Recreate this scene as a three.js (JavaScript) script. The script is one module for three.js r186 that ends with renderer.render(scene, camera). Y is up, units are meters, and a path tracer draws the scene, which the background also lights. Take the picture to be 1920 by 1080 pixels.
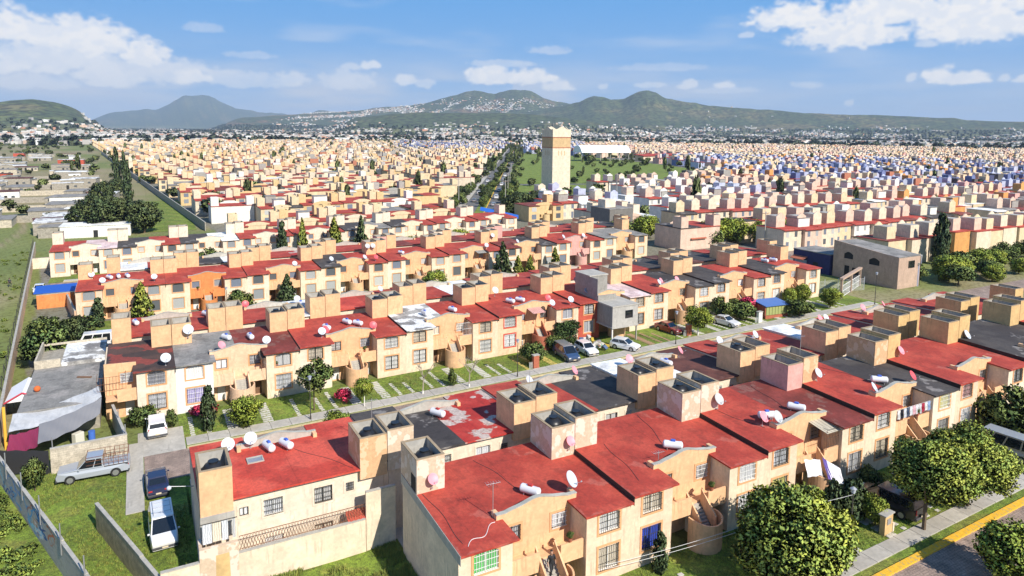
import * as THREE from 'three';
import { mergeGeometries } from 'three/addons/utils/BufferGeometryUtils.js';
import { RoundedBoxGeometry } from 'three/addons/geometries/RoundedBoxGeometry.js';
import { MarchingCubes } from 'three/addons/objects/MarchingCubes.js';

// ---------------------------------------------------------------- camera, sky, sun, exposure
// Scene axes: x runs along the house rows, z towards the viewer (rows recede to -z), y up, metres.
const scene = new THREE.Scene();
const renderer = new THREE.WebGLRenderer({ antialias: true });
renderer.toneMapping = THREE.LinearToneMapping;
renderer.toneMappingExposure = 1.38;
renderer.shadowMap.enabled = true;
const EYE = new THREE.Vector3(0, 31, 0);
const FOCAL = 1290, CENTRE = 390;                          // lens of the photograph in its pixels; the lens is shifted as for upright verticals
const camera = new THREE.PerspectiveCamera(2 * Math.atan((1080 - CENTRE) / FOCAL) * 180 / Math.PI, 1920 / 1380, 1, 40000);
camera.setViewOffset(1920, 1380, 0, 300, 1920, 1080);
{
  const R = new THREE.Vector3(0.87846, 0.00954, 0.47772), U = new THREE.Vector3(0.04577, 0.99352, -0.104), F = new THREE.Vector3(0.47561, -0.11322, -0.87234);
  const m = new THREE.Matrix4().makeBasis(R.normalize(), U.normalize(), F.normalize().negate());
  camera.quaternion.setFromRotationMatrix(m); camera.position.copy(EYE); camera.updateMatrixWorld();
}
const YAW = 28.6 * Math.PI / 180;                            // how far the camera's heading lies from the rows' cross direction
const heading = (az, r = 1) => [Math.sin(az + YAW) * r, -Math.cos(az + YAW) * r];   // camera azimuth -> x, z

function rng(seed) { let a = seed >>> 0; return () => { a = (a + 0x6D2B79F5) | 0; let t = Math.imul(a ^ (a >>> 15), 1 | a); t = (t + Math.imul(t ^ (t >>> 7), 61 | t)) ^ t; return ((t ^ (t >>> 14)) >>> 0) / 4294967296; }; }
const HASH = new Float32Array(65536); { const r = rng(7); for (let i = 0; i < 65536; i++) HASH[i] = r(); }
const h2 = (x, y) => HASH[((x & 255) << 8) | (y & 255)];
function noise(x, y) { const xi = Math.floor(x), yi = Math.floor(y); let fx = x - xi, fy = y - yi; fx = fx * fx * (3 - 2 * fx); fy = fy * fy * (3 - 2 * fy); const a = h2(xi, yi), b = h2(xi + 1, yi), c = h2(xi, yi + 1), d = h2(xi + 1, yi + 1); return a + (b - a) * fx + (c - a) * fy + (a - b - c + d) * fx * fy; }
function fbm(x, y, o = 5) { let s = 0, a = 0.5, n = 0; for (let i = 0; i < o; i++) { s += a * noise(x, y); n += a; a *= 0.5; x = x * 2.03 + 17.3; y = y * 2.03 + 9.1; } return s / n; }
const clamp = (x, a = 0, b = 1) => Math.min(b, Math.max(a, x)), lerp = (a, b, t) => a + (b - a) * t;
const smooth = (a, b, x) => { const t = clamp((x - a) / (b - a)); return t * t * (3 - 2 * t); };

// sky: clear air with a cloud bank and scattered cumulus all round the horizon
{
  const W = 4096, H = 2048, data = new Float32Array(W * H * 4);
  // cumulus: azimuth (deg from the camera's heading), height of the base (deg), width, height (deg), strength
  const puffs = [[-33, 3.9, 9, 2.2, .75], [-27, 3.3, 9, 1.7, .6], [-37, 5.6, 7, 2.6, .95], [-31.5, 5.2, 7.5, 2.4, .95], [-21, 3.2, 8, 1.2, .5], [-34.6, 5.75, 4.8, 1.63, 1.10], [-30.9, 5.09, 5.4, 2.10, 1.10], [-30.0, 5.08, 2.7, 1.39, 0.90], [-27.7, 4.46, 3.6, 1.96, 1.10], [-35.9, 3.48, 2.9, 1.39, 0.90], [-33.6, 3.42, 2.6, 1.14, 0.80], [-30.0, 2.93, 4.8, 1.49, 0.75], [-24.6, 3.29, 3.4, 1.02, 0.95], [-26.3, 4.08, 2.4, 0.54, 0.50], [-34.4, 2.49, 5.7, 0.89, 0.50], [-21.4, 2.96, 1.7, 0.68, 0.50], [-17.5, 3.28, 2.7, 1.02, 0.60], [-13.4, 3.18, 4.6, 1.55, 0.50], [-13.0, 4.65, 1.9, 0.50, 0.50], [-11.6, 4.77, 1.7, 0.63, 0.70], [-8.6, 3.57, 2.4, 0.85, 0.70], [-7.2, 3.34, 1.7, 0.77, 0.50], [-2.0, 3.85, 4.3, 1.45, 1.10], [1.2, 3.83, 4.9, 1.16, 1.00], [3.7, 3.29, 2.7, 0.86, 0.80], [-0.8, 5.14, 6.4, 0.51, 0.40], [0.4, 5.24, 1.2, 0.38, 0.50], [7.3, 3.31, 1.0, 0.56, 0.50], [11.1, 3.48, 2.8, 0.51, 0.50], [14.1, 3.42, 1.8, 0.63, 0.70], [16.9, 3.40, 2.0, 0.66, 0.75], [16.9, 3.03, 5.4, 0.45, 0.30], [21.4, 7.89, 6.5, 1.92, 1.15], [25.5, 6.41, 9.1, 2.04, 1.10], [28.3, 7.90, 9.0, 2.18, 1.00], [33.1, 6.58, 8.8, 3.40, 1.10], [31.4, 3.73, 2.0, 1.10, 1.10], [32.7, 3.47, 3.1, 0.87, 1.10], [29.6, 3.71, 1.1, 0.60, 0.60], [34.9, 3.48, 1.0, 0.56, 0.60], [36.0, 3.48, 1.1, 0.49, 0.70], [30.6, 6.10, 1.6, 0.58, 0.55], [25.8, 2.01, 0.6, 0.51, 0.60], [18.3, 7.22, 1.3, 0.48, 0.45], [2.9, 6.19, 3.9, 0.63, 0.35], [22.7, 3.38, 2.5, 0.56, 0.35], [-23.8, 7.05, 3.3, 0.69, 0.30], [-20.5, 5.27, 4.3, 0.52, 0.30], [11.9, 4.82, 8.4, 0.58, 0.25]];
  const r = rng(41);
  for (let i = 0; i < 90; i++) { const az = 45 + r() * 270, el = 3.5 + r() * r() * 28, s = 1 + el * .12; puffs.push([az, el, (2 + r() * 5) * s, (.6 + r() * 1.6) * s, .5 + r() * .6]); }
  const cols = Array.from({ length: 360 }, () => []);
  for (const p of puffs) { p[0] = (p[0] + 360) % 360; for (let d = -Math.ceil(p[2]) - 1; d <= Math.ceil(p[2]) + 1; d++) cols[(Math.floor(p[0]) + d + 720) % 360].push(p); }
  const deg = 180 / Math.PI;
  for (let j = 0; j < H; j++) {
    const el = ((j + .5) / H - .5) * 180, up = Math.max(el, 0), t = 1 - Math.exp(-up / 4.6), t2 = smooth(6, 60, up);
    const base = [lerp(lerp(.47, .075, t), .045, t2), lerp(lerp(.57, .305, t), .165, t2), lerp(lerp(.68, .68, t), .43, t2)];
    for (let i = 0; i < W; i++) {
      const k = (j * W + i) * 4;
      let R = base[0], G = base[1], B = base[2];
      if (el > 0) {
        const a = ((i + .5) / W - .5) * 360;                                  // atan2(z, x)
        let az = (a + 90 - YAW * deg + 720) % 360;
        const sa = az > 180 ? az - 360 : az;
        // thin high veil and the low bank of stratus
        const veil = smooth(.52, .85, fbm(az * .11, el * .55 + 40, 4)) * smooth(0, 3, el) * .30 * (1 - t2 * .6);
        const low = smooth(.25, .62, fbm(az * .13 + 5, el * .9, 4)) * Math.exp(-Math.pow((el - 2.2) / 2.5, 2)) * (.3 + .75 * smooth(.35, .65, fbm(az * .035 + 2.6, 3.3, 2) + .5 * smooth(5, -22, sa) * smooth(-120, -45, sa)));
        let m = veil; R = lerp(R, .66, m); G = lerp(G, .68, m); B = lerp(B, .72, m);
        m = clamp(low * (.75 + .5 * (fbm(az * .5, el * 2.2, 3) - .5))); R = lerp(R, .58, m); G = lerp(G, .60, m); B = lerp(B, .655, m);
        const near = cols[Math.floor(az) % 360];
        if (near.length) {
          const wx = (fbm(az * .9, el * 1.5 + 30, 4) - .5) * 1.9, wy = (fbm(az * .9 + 50, el * 1.5, 4) - .5) * 1.2, n = fbm(az * 2.3, el * 3.4, 5);
          let dens = 0;
          for (const p of near) {
            let dx = az - p[0]; if (dx > 180) dx -= 360; if (dx < -180) dx += 360;
            const sc = clamp(p[3] / 1.4, .35, 1), x = (dx + wx * sc) / (p[2] * .5), y = (el - p[1] + wy * sc * .6) / p[3];
            const shape = (1 - x * x) - (y < .25 ? Math.pow((.25 - y) * 2.6, 2) : Math.pow((y - .25) / .75, 2));
            const d = smooth(-.2, .6, shape + (n - .5) * 1.1) * Math.min(p[4], 1);
            if (d > dens) dens = d;
          }
          dens *= .84 + .16 * smooth(.35, .6, fbm(az * 1.6 + 70, el * 2.6, 4));
          const c = [.79, .78, .775];
          R = lerp(R, c[0], dens); G = lerp(G, c[1], dens); B = lerp(B, c[2], dens);
        }
      }
      data[k] = R * .9; data[k + 1] = G * .9; data[k + 2] = B * .9; data[k + 3] = 1;
    }
  }
  const t = new THREE.DataTexture(data, W, H, THREE.RGBAFormat, THREE.FloatType);
  t.mapping = THREE.EquirectangularReflectionMapping; t.magFilter = THREE.LinearFilter; t.needsUpdate = true;
  scene.background = t; scene.environment = t;
}
const sun = new THREE.DirectionalLight(0xfff7ea, 5);
sun.position.set(0.33, 1, 1.25).multiplyScalar(200); sun.position.x += 60; sun.position.z -= 90;
sun.target.position.set(60, 0, -90); scene.add(sun, sun.target);
sun.castShadow = true; sun.shadow.mapSize.set(4096, 4096); sun.shadow.radius = 1;
Object.assign(sun.shadow.camera, { left: -180, right: 180, top: 160, bottom: -160, near: 10, far: 700 });
scene.fog = new THREE.FogExp2(0xb9d0ea, 0.00007);

// ---------------------------------------------------------------- helpers
const used = new Map();
function numbered(name) { const n = used.get(name) || 0; used.set(name, n + 1); return n ? `${name}_${String(n).padStart(3, '0')}` : name; }
function shade(o) { o.traverse((c) => { if (c.isMesh) { c.castShadow = true; c.receiveShadow = true; } }); return o; }
function tag(o, label, category, group, kind) { o.name = numbered(o.name); o.userData = { ...(kind ? { kind } : {}), ...(label ? { label } : {}), ...(category ? { category } : {}), ...(group ? { group } : {}) }; shade(o); scene.add(o); return o; }
const group = (name) => { const g = new THREE.Group(); g.name = name; return g; };
function part(parent, name, geo, mat, pos) { const m = new THREE.Mesh(geo, mat); m.name = name; if (pos) m.position.set(...pos); parent.add(m); return m; }
function structure(name, geo, mat) { const m = new THREE.Mesh(geo, mat); m.name = numbered(name); m.userData.kind = 'structure'; shade(m); scene.add(m); return m; }
function stuff(o, label, category) { o.userData = { kind: 'stuff', label, category }; o.name = numbered(o.name); shade(o); scene.add(o); return o; }
const lin = (r, g, b) => new THREE.Color().setRGB(r, g, b);
// uv in metres by the axis each face looks along
function boxUV(geo) {
  const g = geo.index ? geo.toNonIndexed() : geo; g.computeVertexNormals();
  const p = g.attributes.position, n = g.attributes.normal, uv = new Float32Array(p.count * 2);
  for (let i = 0; i < p.count; i++) {
    const ax = Math.abs(n.getX(i)), ay = Math.abs(n.getY(i)), az = Math.abs(n.getZ(i));
    if (ay > ax && ay > az) { uv[2 * i] = p.getX(i); uv[2 * i + 1] = p.getZ(i); } else if (ax > az) { uv[2 * i] = p.getZ(i); uv[2 * i + 1] = p.getY(i); } else { uv[2 * i] = p.getX(i); uv[2 * i + 1] = p.getY(i); }
  }
  g.setAttribute('uv', new THREE.BufferAttribute(uv, 2)); return g;
}
function plain(g) { g = g.index ? g.toNonIndexed() : g; for (const k of Object.keys(g.attributes)) if (!['position', 'normal', 'uv', 'color'].includes(k)) g.deleteAttribute(k); return g; }
const join = (list) => { list = list.map(plain); const col = list.some((g) => g.attributes.color); if (!col) list.forEach((g) => g.deleteAttribute('color')); return mergeGeometries(list); };
// box from corner ranges
const bx = (x0, x1, y0, y1, z0, z1) => new THREE.BoxGeometry(x1 - x0, y1 - y0, z1 - z0).translate((x0 + x1) / 2, (y0 + y1) / 2, (z0 + z1) / 2);
const bars = (list) => boxUV(join(list));
function rod(a, b, r, seg = 6, r2 = r) { const A = new THREE.Vector3(...a), B = new THREE.Vector3(...b), d = B.clone().sub(A); const g = new THREE.CylinderGeometry(r2, r, d.length(), seg); g.applyQuaternion(new THREE.Quaternion().setFromUnitVectors(new THREE.Vector3(0, 1, 0), d.clone().normalize())); const m = A.add(B).multiplyScalar(.5); return g.translate(m.x, m.y, m.z); }
function outline(pts) { const s = new THREE.Shape(); pts.forEach(([x, y], i) => i ? s.lineTo(x, y) : s.moveTo(x, y)); s.closePath(); return s; }
const hole = (x0, x1, y0, y1, arch = 0) => { const s = new THREE.Path(); s.moveTo(x0, y0); s.lineTo(x1, y0); s.lineTo(x1, y1); if (arch) for (let i = 1; i < 8; i++) { const t = i / 8; s.lineTo(lerp(x1, x0, t), y1 + arch * Math.sin(Math.PI * t)); } s.lineTo(x0, y1); s.closePath(); return s; };
// slab cut from a shape in x-y, from z0 towards +z by t
const slab = (shape, t, z0 = 0, bevel = 0) => new THREE.ExtrudeGeometry(shape, { depth: t, bevelEnabled: bevel > 0, bevelSize: bevel, bevelThickness: bevel, bevelSegments: 1, curveSegments: 8 }).translate(0, 0, z0);
// profile given as [depth, height] pairs, extruded along x from x0 to x1 (depth runs to -z)
function profile(pts, x0, x1) { return new THREE.ExtrudeGeometry(outline(pts.map(([d, y]) => [d, y])), { depth: x1 - x0, bevelEnabled: false }).rotateY(Math.PI / 2).translate(x0, 0, 0); }
function canvasTexture(w, h, draw, repeat) { const c = document.createElement('canvas'); c.width = w; c.height = h; draw(c.getContext('2d'), w, h); const t = new THREE.CanvasTexture(c); t.colorSpace = THREE.SRGBColorSpace; t.wrapS = t.wrapT = THREE.RepeatWrapping; if (repeat) t.repeat.set(...repeat); return t; }
// a colour texture computed per pixel: fn(u, v) -> [r, g, b] in 0..1 (display values); tiles by blending noise
function texture(n, metres, fn, srgb = true) {
  const d = new Uint8Array(n * n * 4);
  for (let j = 0; j < n; j++) for (let i = 0; i < n; i++) { const c = fn(i / n, j / n), k = (j * n + i) * 4; d[k] = clamp(c[0]) * 255; d[k + 1] = clamp(c[1]) * 255; d[k + 2] = clamp(c[2]) * 255; d[k + 3] = 255; }
  const t = new THREE.DataTexture(d, n, n); t.wrapS = t.wrapT = THREE.RepeatWrapping; t.magFilter = THREE.LinearFilter; t.minFilter = THREE.LinearMipmapLinearFilter; t.generateMipmaps = true;
  if (srgb) t.colorSpace = THREE.SRGBColorSpace; t.repeat.set(1 / metres, 1 / metres); t.needsUpdate = true; return t;
}
// periodic fbm on the unit square
function tnoise(u, v, f, o = 4, s = 0) { let sum = 0, a = .5, n = 0; for (let k = 0; k < o; k++) { const x = u * f, y = v * f, xi = Math.floor(x), yi = Math.floor(y); let fx = x - xi, fy = y - yi; fx = fx * fx * (3 - 2 * fx); fy = fy * fy * (3 - 2 * fy); const w = (p, q) => h2((p % f + f) % f + s * 31 + k * 57, (q % f + f) % f + s * 13); const A = w(xi, yi), B = w(xi + 1, yi), C = w(xi, yi + 1), D = w(xi + 1, yi + 1); sum += a * (A + (B - A) * fx + (C - A) * fy + (A - B - C + D) * fx * fy); n += a; a *= .5; f *= 2; } return sum / n; }

// ---------------------------------------------------------------- materials
const std = (color, o = {}) => new THREE.MeshStandardMaterial({ color, roughness: .9, ...o });
const grime = texture(512, 6.5, (u, v) => { const n = tnoise(u, v, 8, 5), m = tnoise(u, v, 40, 3, 2), s = smooth(.52, .75, tnoise(u, v * .125, 32, 3, 5)) * smooth(.35, .65, n); const k = .94 + (n - .5) * .18 + (m - .5) * .1 - s * .1; return [k, k * .995, k * .98]; });
const peeling = texture(512, 4.2, (u, v) => { const p = smooth(.54, .6, tnoise(u, v, 7, 5, 3)), n = tnoise(u, v, 30, 3, 1); const k = .9 + (n - .5) * .14; return [lerp(k, .97, p), lerp(k * .96, .98, p), lerp(k * .92, 1, p)]; });
const relief = texture(256, 1.1, (u, v) => { const k = tnoise(u, v, 40, 3, 9); return [k, k, k]; }, false);
const wallMat = (r, g, b, map = grime) => std(lin(r, g, b), { map, bumpMap: relief, bumpScale: .006, roughness: .93 });
const WALL = { cream: wallMat(.80, .66, .50), peach: wallMat(.80, .61, .45), pale: wallMat(.80, .69, .56), white: wallMat(.86, .85, .82), salmon: wallMat(.82, .56, .38), orange: wallMat(.79, .49, .28), deep: wallMat(.72, .27, .09), ochre: wallMat(.66, .45, .21), pink: wallMat(.72, .40, .36), red: wallMat(.52, .10, .06), terracotta: wallMat(.45, .14, .08), grey: wallMat(.36, .35, .33), stained: wallMat(.72, .60, .47, peeling), stainedOrange: wallMat(.74, .50, .30, peeling), yellow: wallMat(.78, .56, .26), blue: wallMat(.20, .27, .62), navy: wallMat(.03, .035, .13), tan: wallMat(.50, .36, .28), cement: wallMat(.50, .48, .44), lilac: wallMat(.62, .66, .85) };
function roofTex(a, b, c, f, amt, seed) { return texture(512, 9, (u, v) => { const n = tnoise(u, v, 5, 5, seed), m = tnoise(u, v, 60, 3, seed + 1), p = smooth(f - .04, f + .03, tnoise(u, v, 6, 5, seed + 3)) * amt; const sm = Math.abs((u * 9 + .02 * tnoise(u, v, 20, 2, seed)) % 1 - .5) < .012 ? .9 : 1; const st = 1 - .09 * smooth(.58, .7, tnoise(u, v, 12, 4, seed + 7)); const k = (.96 + (n - .5) * .18 + (m - .5) * .22) * sm * st; return [0, 1, 2].map((i) => lerp(lerp(a[i], b[i], smooth(.4, .65, n)) * k, c[i] * (.8 + .4 * m), p)); }); }
const roofMat = (...a) => std(0xffffff, { map: roofTex(...a), bumpMap: relief, bumpScale: .008, roughness: .92 });
const ROOF = { red: roofMat([.67, .24, .185], [.70, .28, .215], [.72, .5, .45], .74, .35, 1), bright: roofMat([.78, .27, .21], [.80, .33, .26], [.8, .5, .45], .8, .3, 2), maroon: roofMat([.47, .19, .16], [.53, .23, .2], [.5, .42, .38], .66, .5, 3), black: roofMat([.24, .22, .22], [.29, .27, .26], [.66, .64, .62], .72, .55, 4), brown: roofMat([.36, .2, .17], [.41, .24, .2], [.55, .45, .4], .66, .4, 5), white: roofMat([.9, .9, .89], [.94, .94, .93], [.7, .69, .67], .68, .4, 6), grey: roofMat([.55, .54, .52], [.6, .58, .56], [.4, .39, .38], .63, .6, 7), patched: roofMat([.70, .18, .15], [.72, .24, .2], [.74, .72, .68], .6, .9, 8), burnt: roofMat([.25, .2, .19], [.33, .24, .21], [.6, .24, .2], .58, .7, 9), pinkish: roofMat([.84, .74, .73], [.88, .8, .79], [.7, .6, .58], .66, .4, 10), worn: roofMat([.52, .51, .5], [.66, .65, .63], [.9, .9, .89], .5, .85, 11) };
const M = {
  stepShade: std(lin(.05, .028, .022), { map: grime }),  // dark tint painting in the shade on the side of the roof steps
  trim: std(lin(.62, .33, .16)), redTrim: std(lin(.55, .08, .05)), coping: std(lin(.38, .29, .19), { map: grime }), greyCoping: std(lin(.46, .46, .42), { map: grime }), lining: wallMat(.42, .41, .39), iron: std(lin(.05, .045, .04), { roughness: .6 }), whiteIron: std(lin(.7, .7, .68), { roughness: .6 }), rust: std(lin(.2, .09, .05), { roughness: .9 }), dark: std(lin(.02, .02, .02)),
  glass: new THREE.MeshPhysicalMaterial({ color: 0xffffff, transmission: 1, thickness: 0, roughness: .03, ior: 1.5 }), door: std(lin(.17, .09, .05)), whiteDoor: std(lin(.7, .7, .68)), concrete: std(lin(.47, .45, .41), { map: grime, bumpMap: relief, bumpScale: .004 }),
  black: std(lin(.016, .016, .018), { roughness: .38 }), gas: std(lin(.68, .68, .71), { roughness: .35 }), valve: std(lin(.05, .12, .5), { roughness: .5 }), redValve: std(lin(.45, .04, .03), { roughness: .5 }), steel: std(lin(.45, .45, .46), { roughness: .45, metalness: .6 }), dishWhite: std(lin(.50, .54, .60), { roughness: .45 }), dishRed: std(lin(.75, .09, .11), { roughness: .45 }), dishPink: std(lin(.78, .28, .33), { roughness: .5 }), dishGrey: std(lin(.45, .46, .46), { roughness: .5 }),
};
const fabric = texture(256, 1.3, (u, v) => { const f = .78 + .22 * Math.abs(Math.sin(u * Math.PI * 9 + tnoise(u, v, 4, 2, 3) * 3)), n = tnoise(u, v, 30, 2, 4) * .1; return [f + n - .05, f + n - .05, f + n - .05]; });
const CURTAIN = [lin(.75, .75, .74), lin(.62, .64, .68), lin(.5, .5, .5), lin(.7, .62, .5), lin(.8, .8, .82), lin(.35, .36, .4)].map((c) => std(c, { map: fabric, roughness: 1 }));
const CLOTH = { blue: std(lin(.03, .07, .5), { map: fabric }), green: std(lin(.12, .5, .14), { map: fabric }), lilac: std(lin(.42, .38, .68), { map: fabric }), yellow: std(lin(.66, .62, .22), { map: fabric }), red: std(lin(.5, .06, .08), { map: fabric }), dark: std(lin(.03, .03, .035), { map: fabric }), redWhite: std(lin(.75, .45, .45), { map: fabric }) };

// ---------------------------------------------------------------- land
const grade = (v) => v < 45 ? .030 : v > 62 ? .018 : lerp(.030, .018, (v - 45) / 17);
const g0 = (u, v) => grade(v) * clamp(u - 12, 0, 98);          // the estate climbs gently along the rows; v = -z
const D2R = Math.PI / 180;
const hills = [];
function hill(D, front, back, pts) {                            // crest line: bearing and elevation angle in degrees from the viewpoint; D = metres to the crest
  const t = pts.map(([az, el]) => [az * D2R, Math.max(0, 31 + D * Math.tan(el * D2R))]);
  hills.push({ D, front, back, t });
}
hill(3300, 1100, 900, [[-43.24, 0.17], [-39.73, 0.90], [-37.56, 1.43], [-35.84, 1.77], [-34.67, 1.88], [-33.47, 1.70], [-32.56, 1.40], [-31.79, 1.01], [-31.17, 0.69], [-30.38, 0.29], [-29.40, -0.15]]);
hill(13500, 3000, 2500, [[-32.93, 0.40], [-30.35, 0.89], [-28.26, 1.17], [-27.91, 1.29], [-27.29, 1.19], [-26.87, 1.35], [-26.04, 1.84], [-25.31, 2.21], [-24.22, 2.32], [-23.49, 2.22], [-22.76, 1.84], [-21.83, 1.46], [-20.31, 1.25], [-17.96, 1.04], [-15.54, 0.74]]);
hill(11000, 2000, 1500, [[-18.36, 0.87], [-17.63, 1.29], [-16.54, 1.40], [-15.52, 1.45], [-14.37, 1.56], [-13.80, 1.31], [-12.22, 0.95]]);
hill(6600, 2300, 1500, [[-24.11, 0.46], [-20.32, 0.80], [-17.16, 1.05], [-13.88, 1.27], [-11.36, 1.61], [-7.94, 2.00], [-5.78, 2.42], [-4.12, 2.87], [-3.16, 3.06], [-2.20, 2.98], [-1.63, 2.90], [-0.97, 3.17], [-0.09, 3.35], [0.87, 3.36], [1.66, 3.11], [2.54, 2.68], [3.64, 2.34], [5.18, 2.01], [7.37, 1.28], [9.55, 0.22]]);
hill(5400, 1500, 1300, [[-2.71, 0.89], [1.68, 1.55], [4.31, 2.04], [5.39, 2.27], [6.04, 2.66], [6.68, 2.79], [7.33, 2.71], [8.03, 2.45], [9.06, 2.54], [9.69, 2.88], [10.32, 3.18], [10.95, 3.27], [11.59, 3.09], [12.44, 2.63], [13.70, 2.33], [15.77, 2.04], [18.58, 1.79], [21.69, 1.58], [24.67, 1.42], [27.51, 1.34], [30.22, 1.18], [32.41, 1.07], [33.17, 0.89], [36.38, 0.82], [41.19, 0.76], [47.88, 0.61]]);
hill(3700, 900, 1200, [[-15.55, 0.32], [-12.22, 0.91], [-9.67, 1.24], [-7.08, 1.32], [-4.47, 1.27], [-1.39, 1.30], [1.69, 1.24], [4.33, 0.96], [8.69, 0.39], [12.95, -0.01]]);
function hillAt(az, r) {
  let best = 0, hit = -1;
  hills.forEach((h, k) => {
    const t = h.t; if (az < t[0][0] || az > t[t.length - 1][0]) return;
    let i = 1; while (t[i][0] < az) i++;
    const f = (az - t[i - 1][0]) / (t[i][0] - t[i - 1][0]); let y = lerp(t[i - 1][1], t[i][1], f) * smooth(t[0][0], t[0][0] + .05, az) * smooth(t[t.length - 1][0], t[t.length - 1][0] - .05, az);
    const s = r < h.D ? clamp((r - h.D + h.front) / h.front) : clamp((h.D + h.back - r) / h.back);
    y *= r < h.D ? Math.pow(s, 1.5) : s * s * (3 - 2 * s);
    if (y > best) { best = y; hit = k; }
  });
  return [best, hit];
}
function landHeight(x, z) {
  const r = Math.hypot(x, z), v = -z;
  let y = g0(x, v);
  if (r > 900) {
    const az = Math.atan2(x, -z) - YAW, [h] = hillAt(az, r);
    if (h > 0) { const n = fbm(x / 420, z / 420, 5) - .5, m = fbm(x / 110 + 9, z / 110, 3) - .5; y += h + (n * .22 * h + m * .06 * h) * smooth(0, 30, h); }
  }
  return y;
}
const estateLeft = (v) => v < 210 ? -13 - .08 * (v - 73) : 17 - .077 * (v - 222);
function landColour(x, z, y) {
  const r = Math.hypot(x, z), v = -z, az = Math.atan2(x, -z) - YAW;
  const n = fbm(x / 23, z / 23, 4), n2 = fbm(x / 160 + 3, z / 160, 4), n3 = fbm(x / 6, z / 6, 3);
  const grass = [lerp(.12, .22, n), lerp(.165, .24, n), lerp(.04, .075, n)], dirt = [.27 + .1 * n3, .215 + .08 * n3, .14 + .06 * n3], forest = [.05 + .045 * n, .075 + .05 * n, .03 + .02 * n], paving = [.17 + .05 * n3, .16 + .045 * n3, .145 + .04 * n3];
  const mix = (a, b, t) => a.map((q, i) => lerp(q, b[i], t));
  const [h, k] = r > 900 ? hillAt(az, r) : [0, -1];
  if (h > 12) {
    const t = smooth(12, 40, h);
    let c = mix(forest, mix(grass, [.17, .155, .075], smooth(.45, .7, n2)), smooth(k === 0 ? .42 : .52, .68, n2 * .7 + n * .3));
    if (k === 4) c = mix(c, [.24, .19, .10], smooth(.56, .66, fbm(x / 330 + 1, z / 330, 4)) * smooth(.06, .5, az) * .75);
    if (k === 3) c = mix(c, [.33, .18, .11], smooth(.62, .68, fbm(x / 240, z / 240 + 5, 3)) * .6);
    return mix(mix(grass, dirt, .3), c, t);
  }
  if (r > 1250) return mix(mix(grass, forest, smooth(.4, .6, n2)), dirt, smooth(.5, .62, fbm(x / 90, z / 140 + 7, 4)) * .7);
  const field = mix(grass, dirt, smooth(.58, .72, n) * .6);
  let c = x > Math.max(estateLeft(v) + 2, v > 180 && v < 300 ? 17 - .077 * (v - 222) : -99) && v > 100 ? mix(paving, field, .25 * smooth(.45, .6, n)) : field;
  if (x < estateLeft(v) && v > 60) {                            // the field outside the wall, with a trodden path
    const px = lerp(-21, -33, clamp((v - 90) / 120)) + 2.5 * Math.sin(v / 17), d = Math.abs(x - px);
    c = mix(c, dirt, smooth(2.4, .8, d + n3 * 1.6) * .8);
    if (v > 250) c = mix(c, dirt, smooth(.42, .6, n2) * .7);
  }
  return c;
}
{
  const azs = []; for (let a = -62; a <= 62.01; a += .2) azs.push(a * D2R); for (let a = 68; a < 298; a += 6) azs.push(a * D2R);
  const rs = [.5]; for (let r = 5; r < 20000;) { rs.push(r); r *= r < 1200 ? 1.035 : r < 8000 ? 1.018 : 1.03; }
  const pos = [], col = [], uv = [], idx = [], N = azs.length;
  for (const r of rs) for (const a of azs) { const [x, z] = heading(a, r), y = landHeight(x, z); pos.push(x, y, z); col.push(...landColour(x, z, y)); uv.push(x, z); }
  for (let j = 0; j + 1 < rs.length; j++) for (let i = 0; i < N; i++) { const a = j * N + i, b = j * N + (i + 1) % N; idx.push(a, b, a + N, b, b + N, a + N); }
  const g = new THREE.BufferGeometry(); g.setAttribute('position', new THREE.Float32BufferAttribute(pos, 3)); g.setAttribute('color', new THREE.Float32BufferAttribute(col, 3)); g.setAttribute('uv', new THREE.Float32BufferAttribute(uv, 2)); g.setIndex(idx); g.computeVertexNormals();
  const ny = g.attributes.normal; if (ny.getY(N * 5) < 0) { for (let i = 0; i < idx.length; i += 3) { const t = idx[i]; idx[i] = idx[i + 1]; idx[i + 1] = t; } g.setIndex(idx); g.computeVertexNormals(); }
  const near = rs.findIndex((r) => r > 1250) * N * 6, back = texture(512, 260, (u, v) => { const a = tnoise(u, v, 14, 5, 4), b = tnoise(u, v, 60, 3, 6), k = .55 + .45 * smooth(.35, .6, a) + (b - .5) * .5; return [k * 1.02, k, k * .9]; });
  const detail = texture(512, 7, (u, v) => { const k = .96 + (tnoise(u, v, 16, 5, 4) - .5) * .7 + (tnoise(u, v, 90, 2, 6) - .5) * .35; return [k * 1.02, k, k * .94]; });
  const far = g.clone(); g.setIndex(idx.slice(0, near)); far.setIndex(idx.slice(near));
  structure('terrain', g, std(0xffffff, { vertexColors: true, map: detail, roughness: 1 })); structure('hills', far, std(0xffffff, { vertexColors: true, map: back, roughness: 1 }));
}
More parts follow.
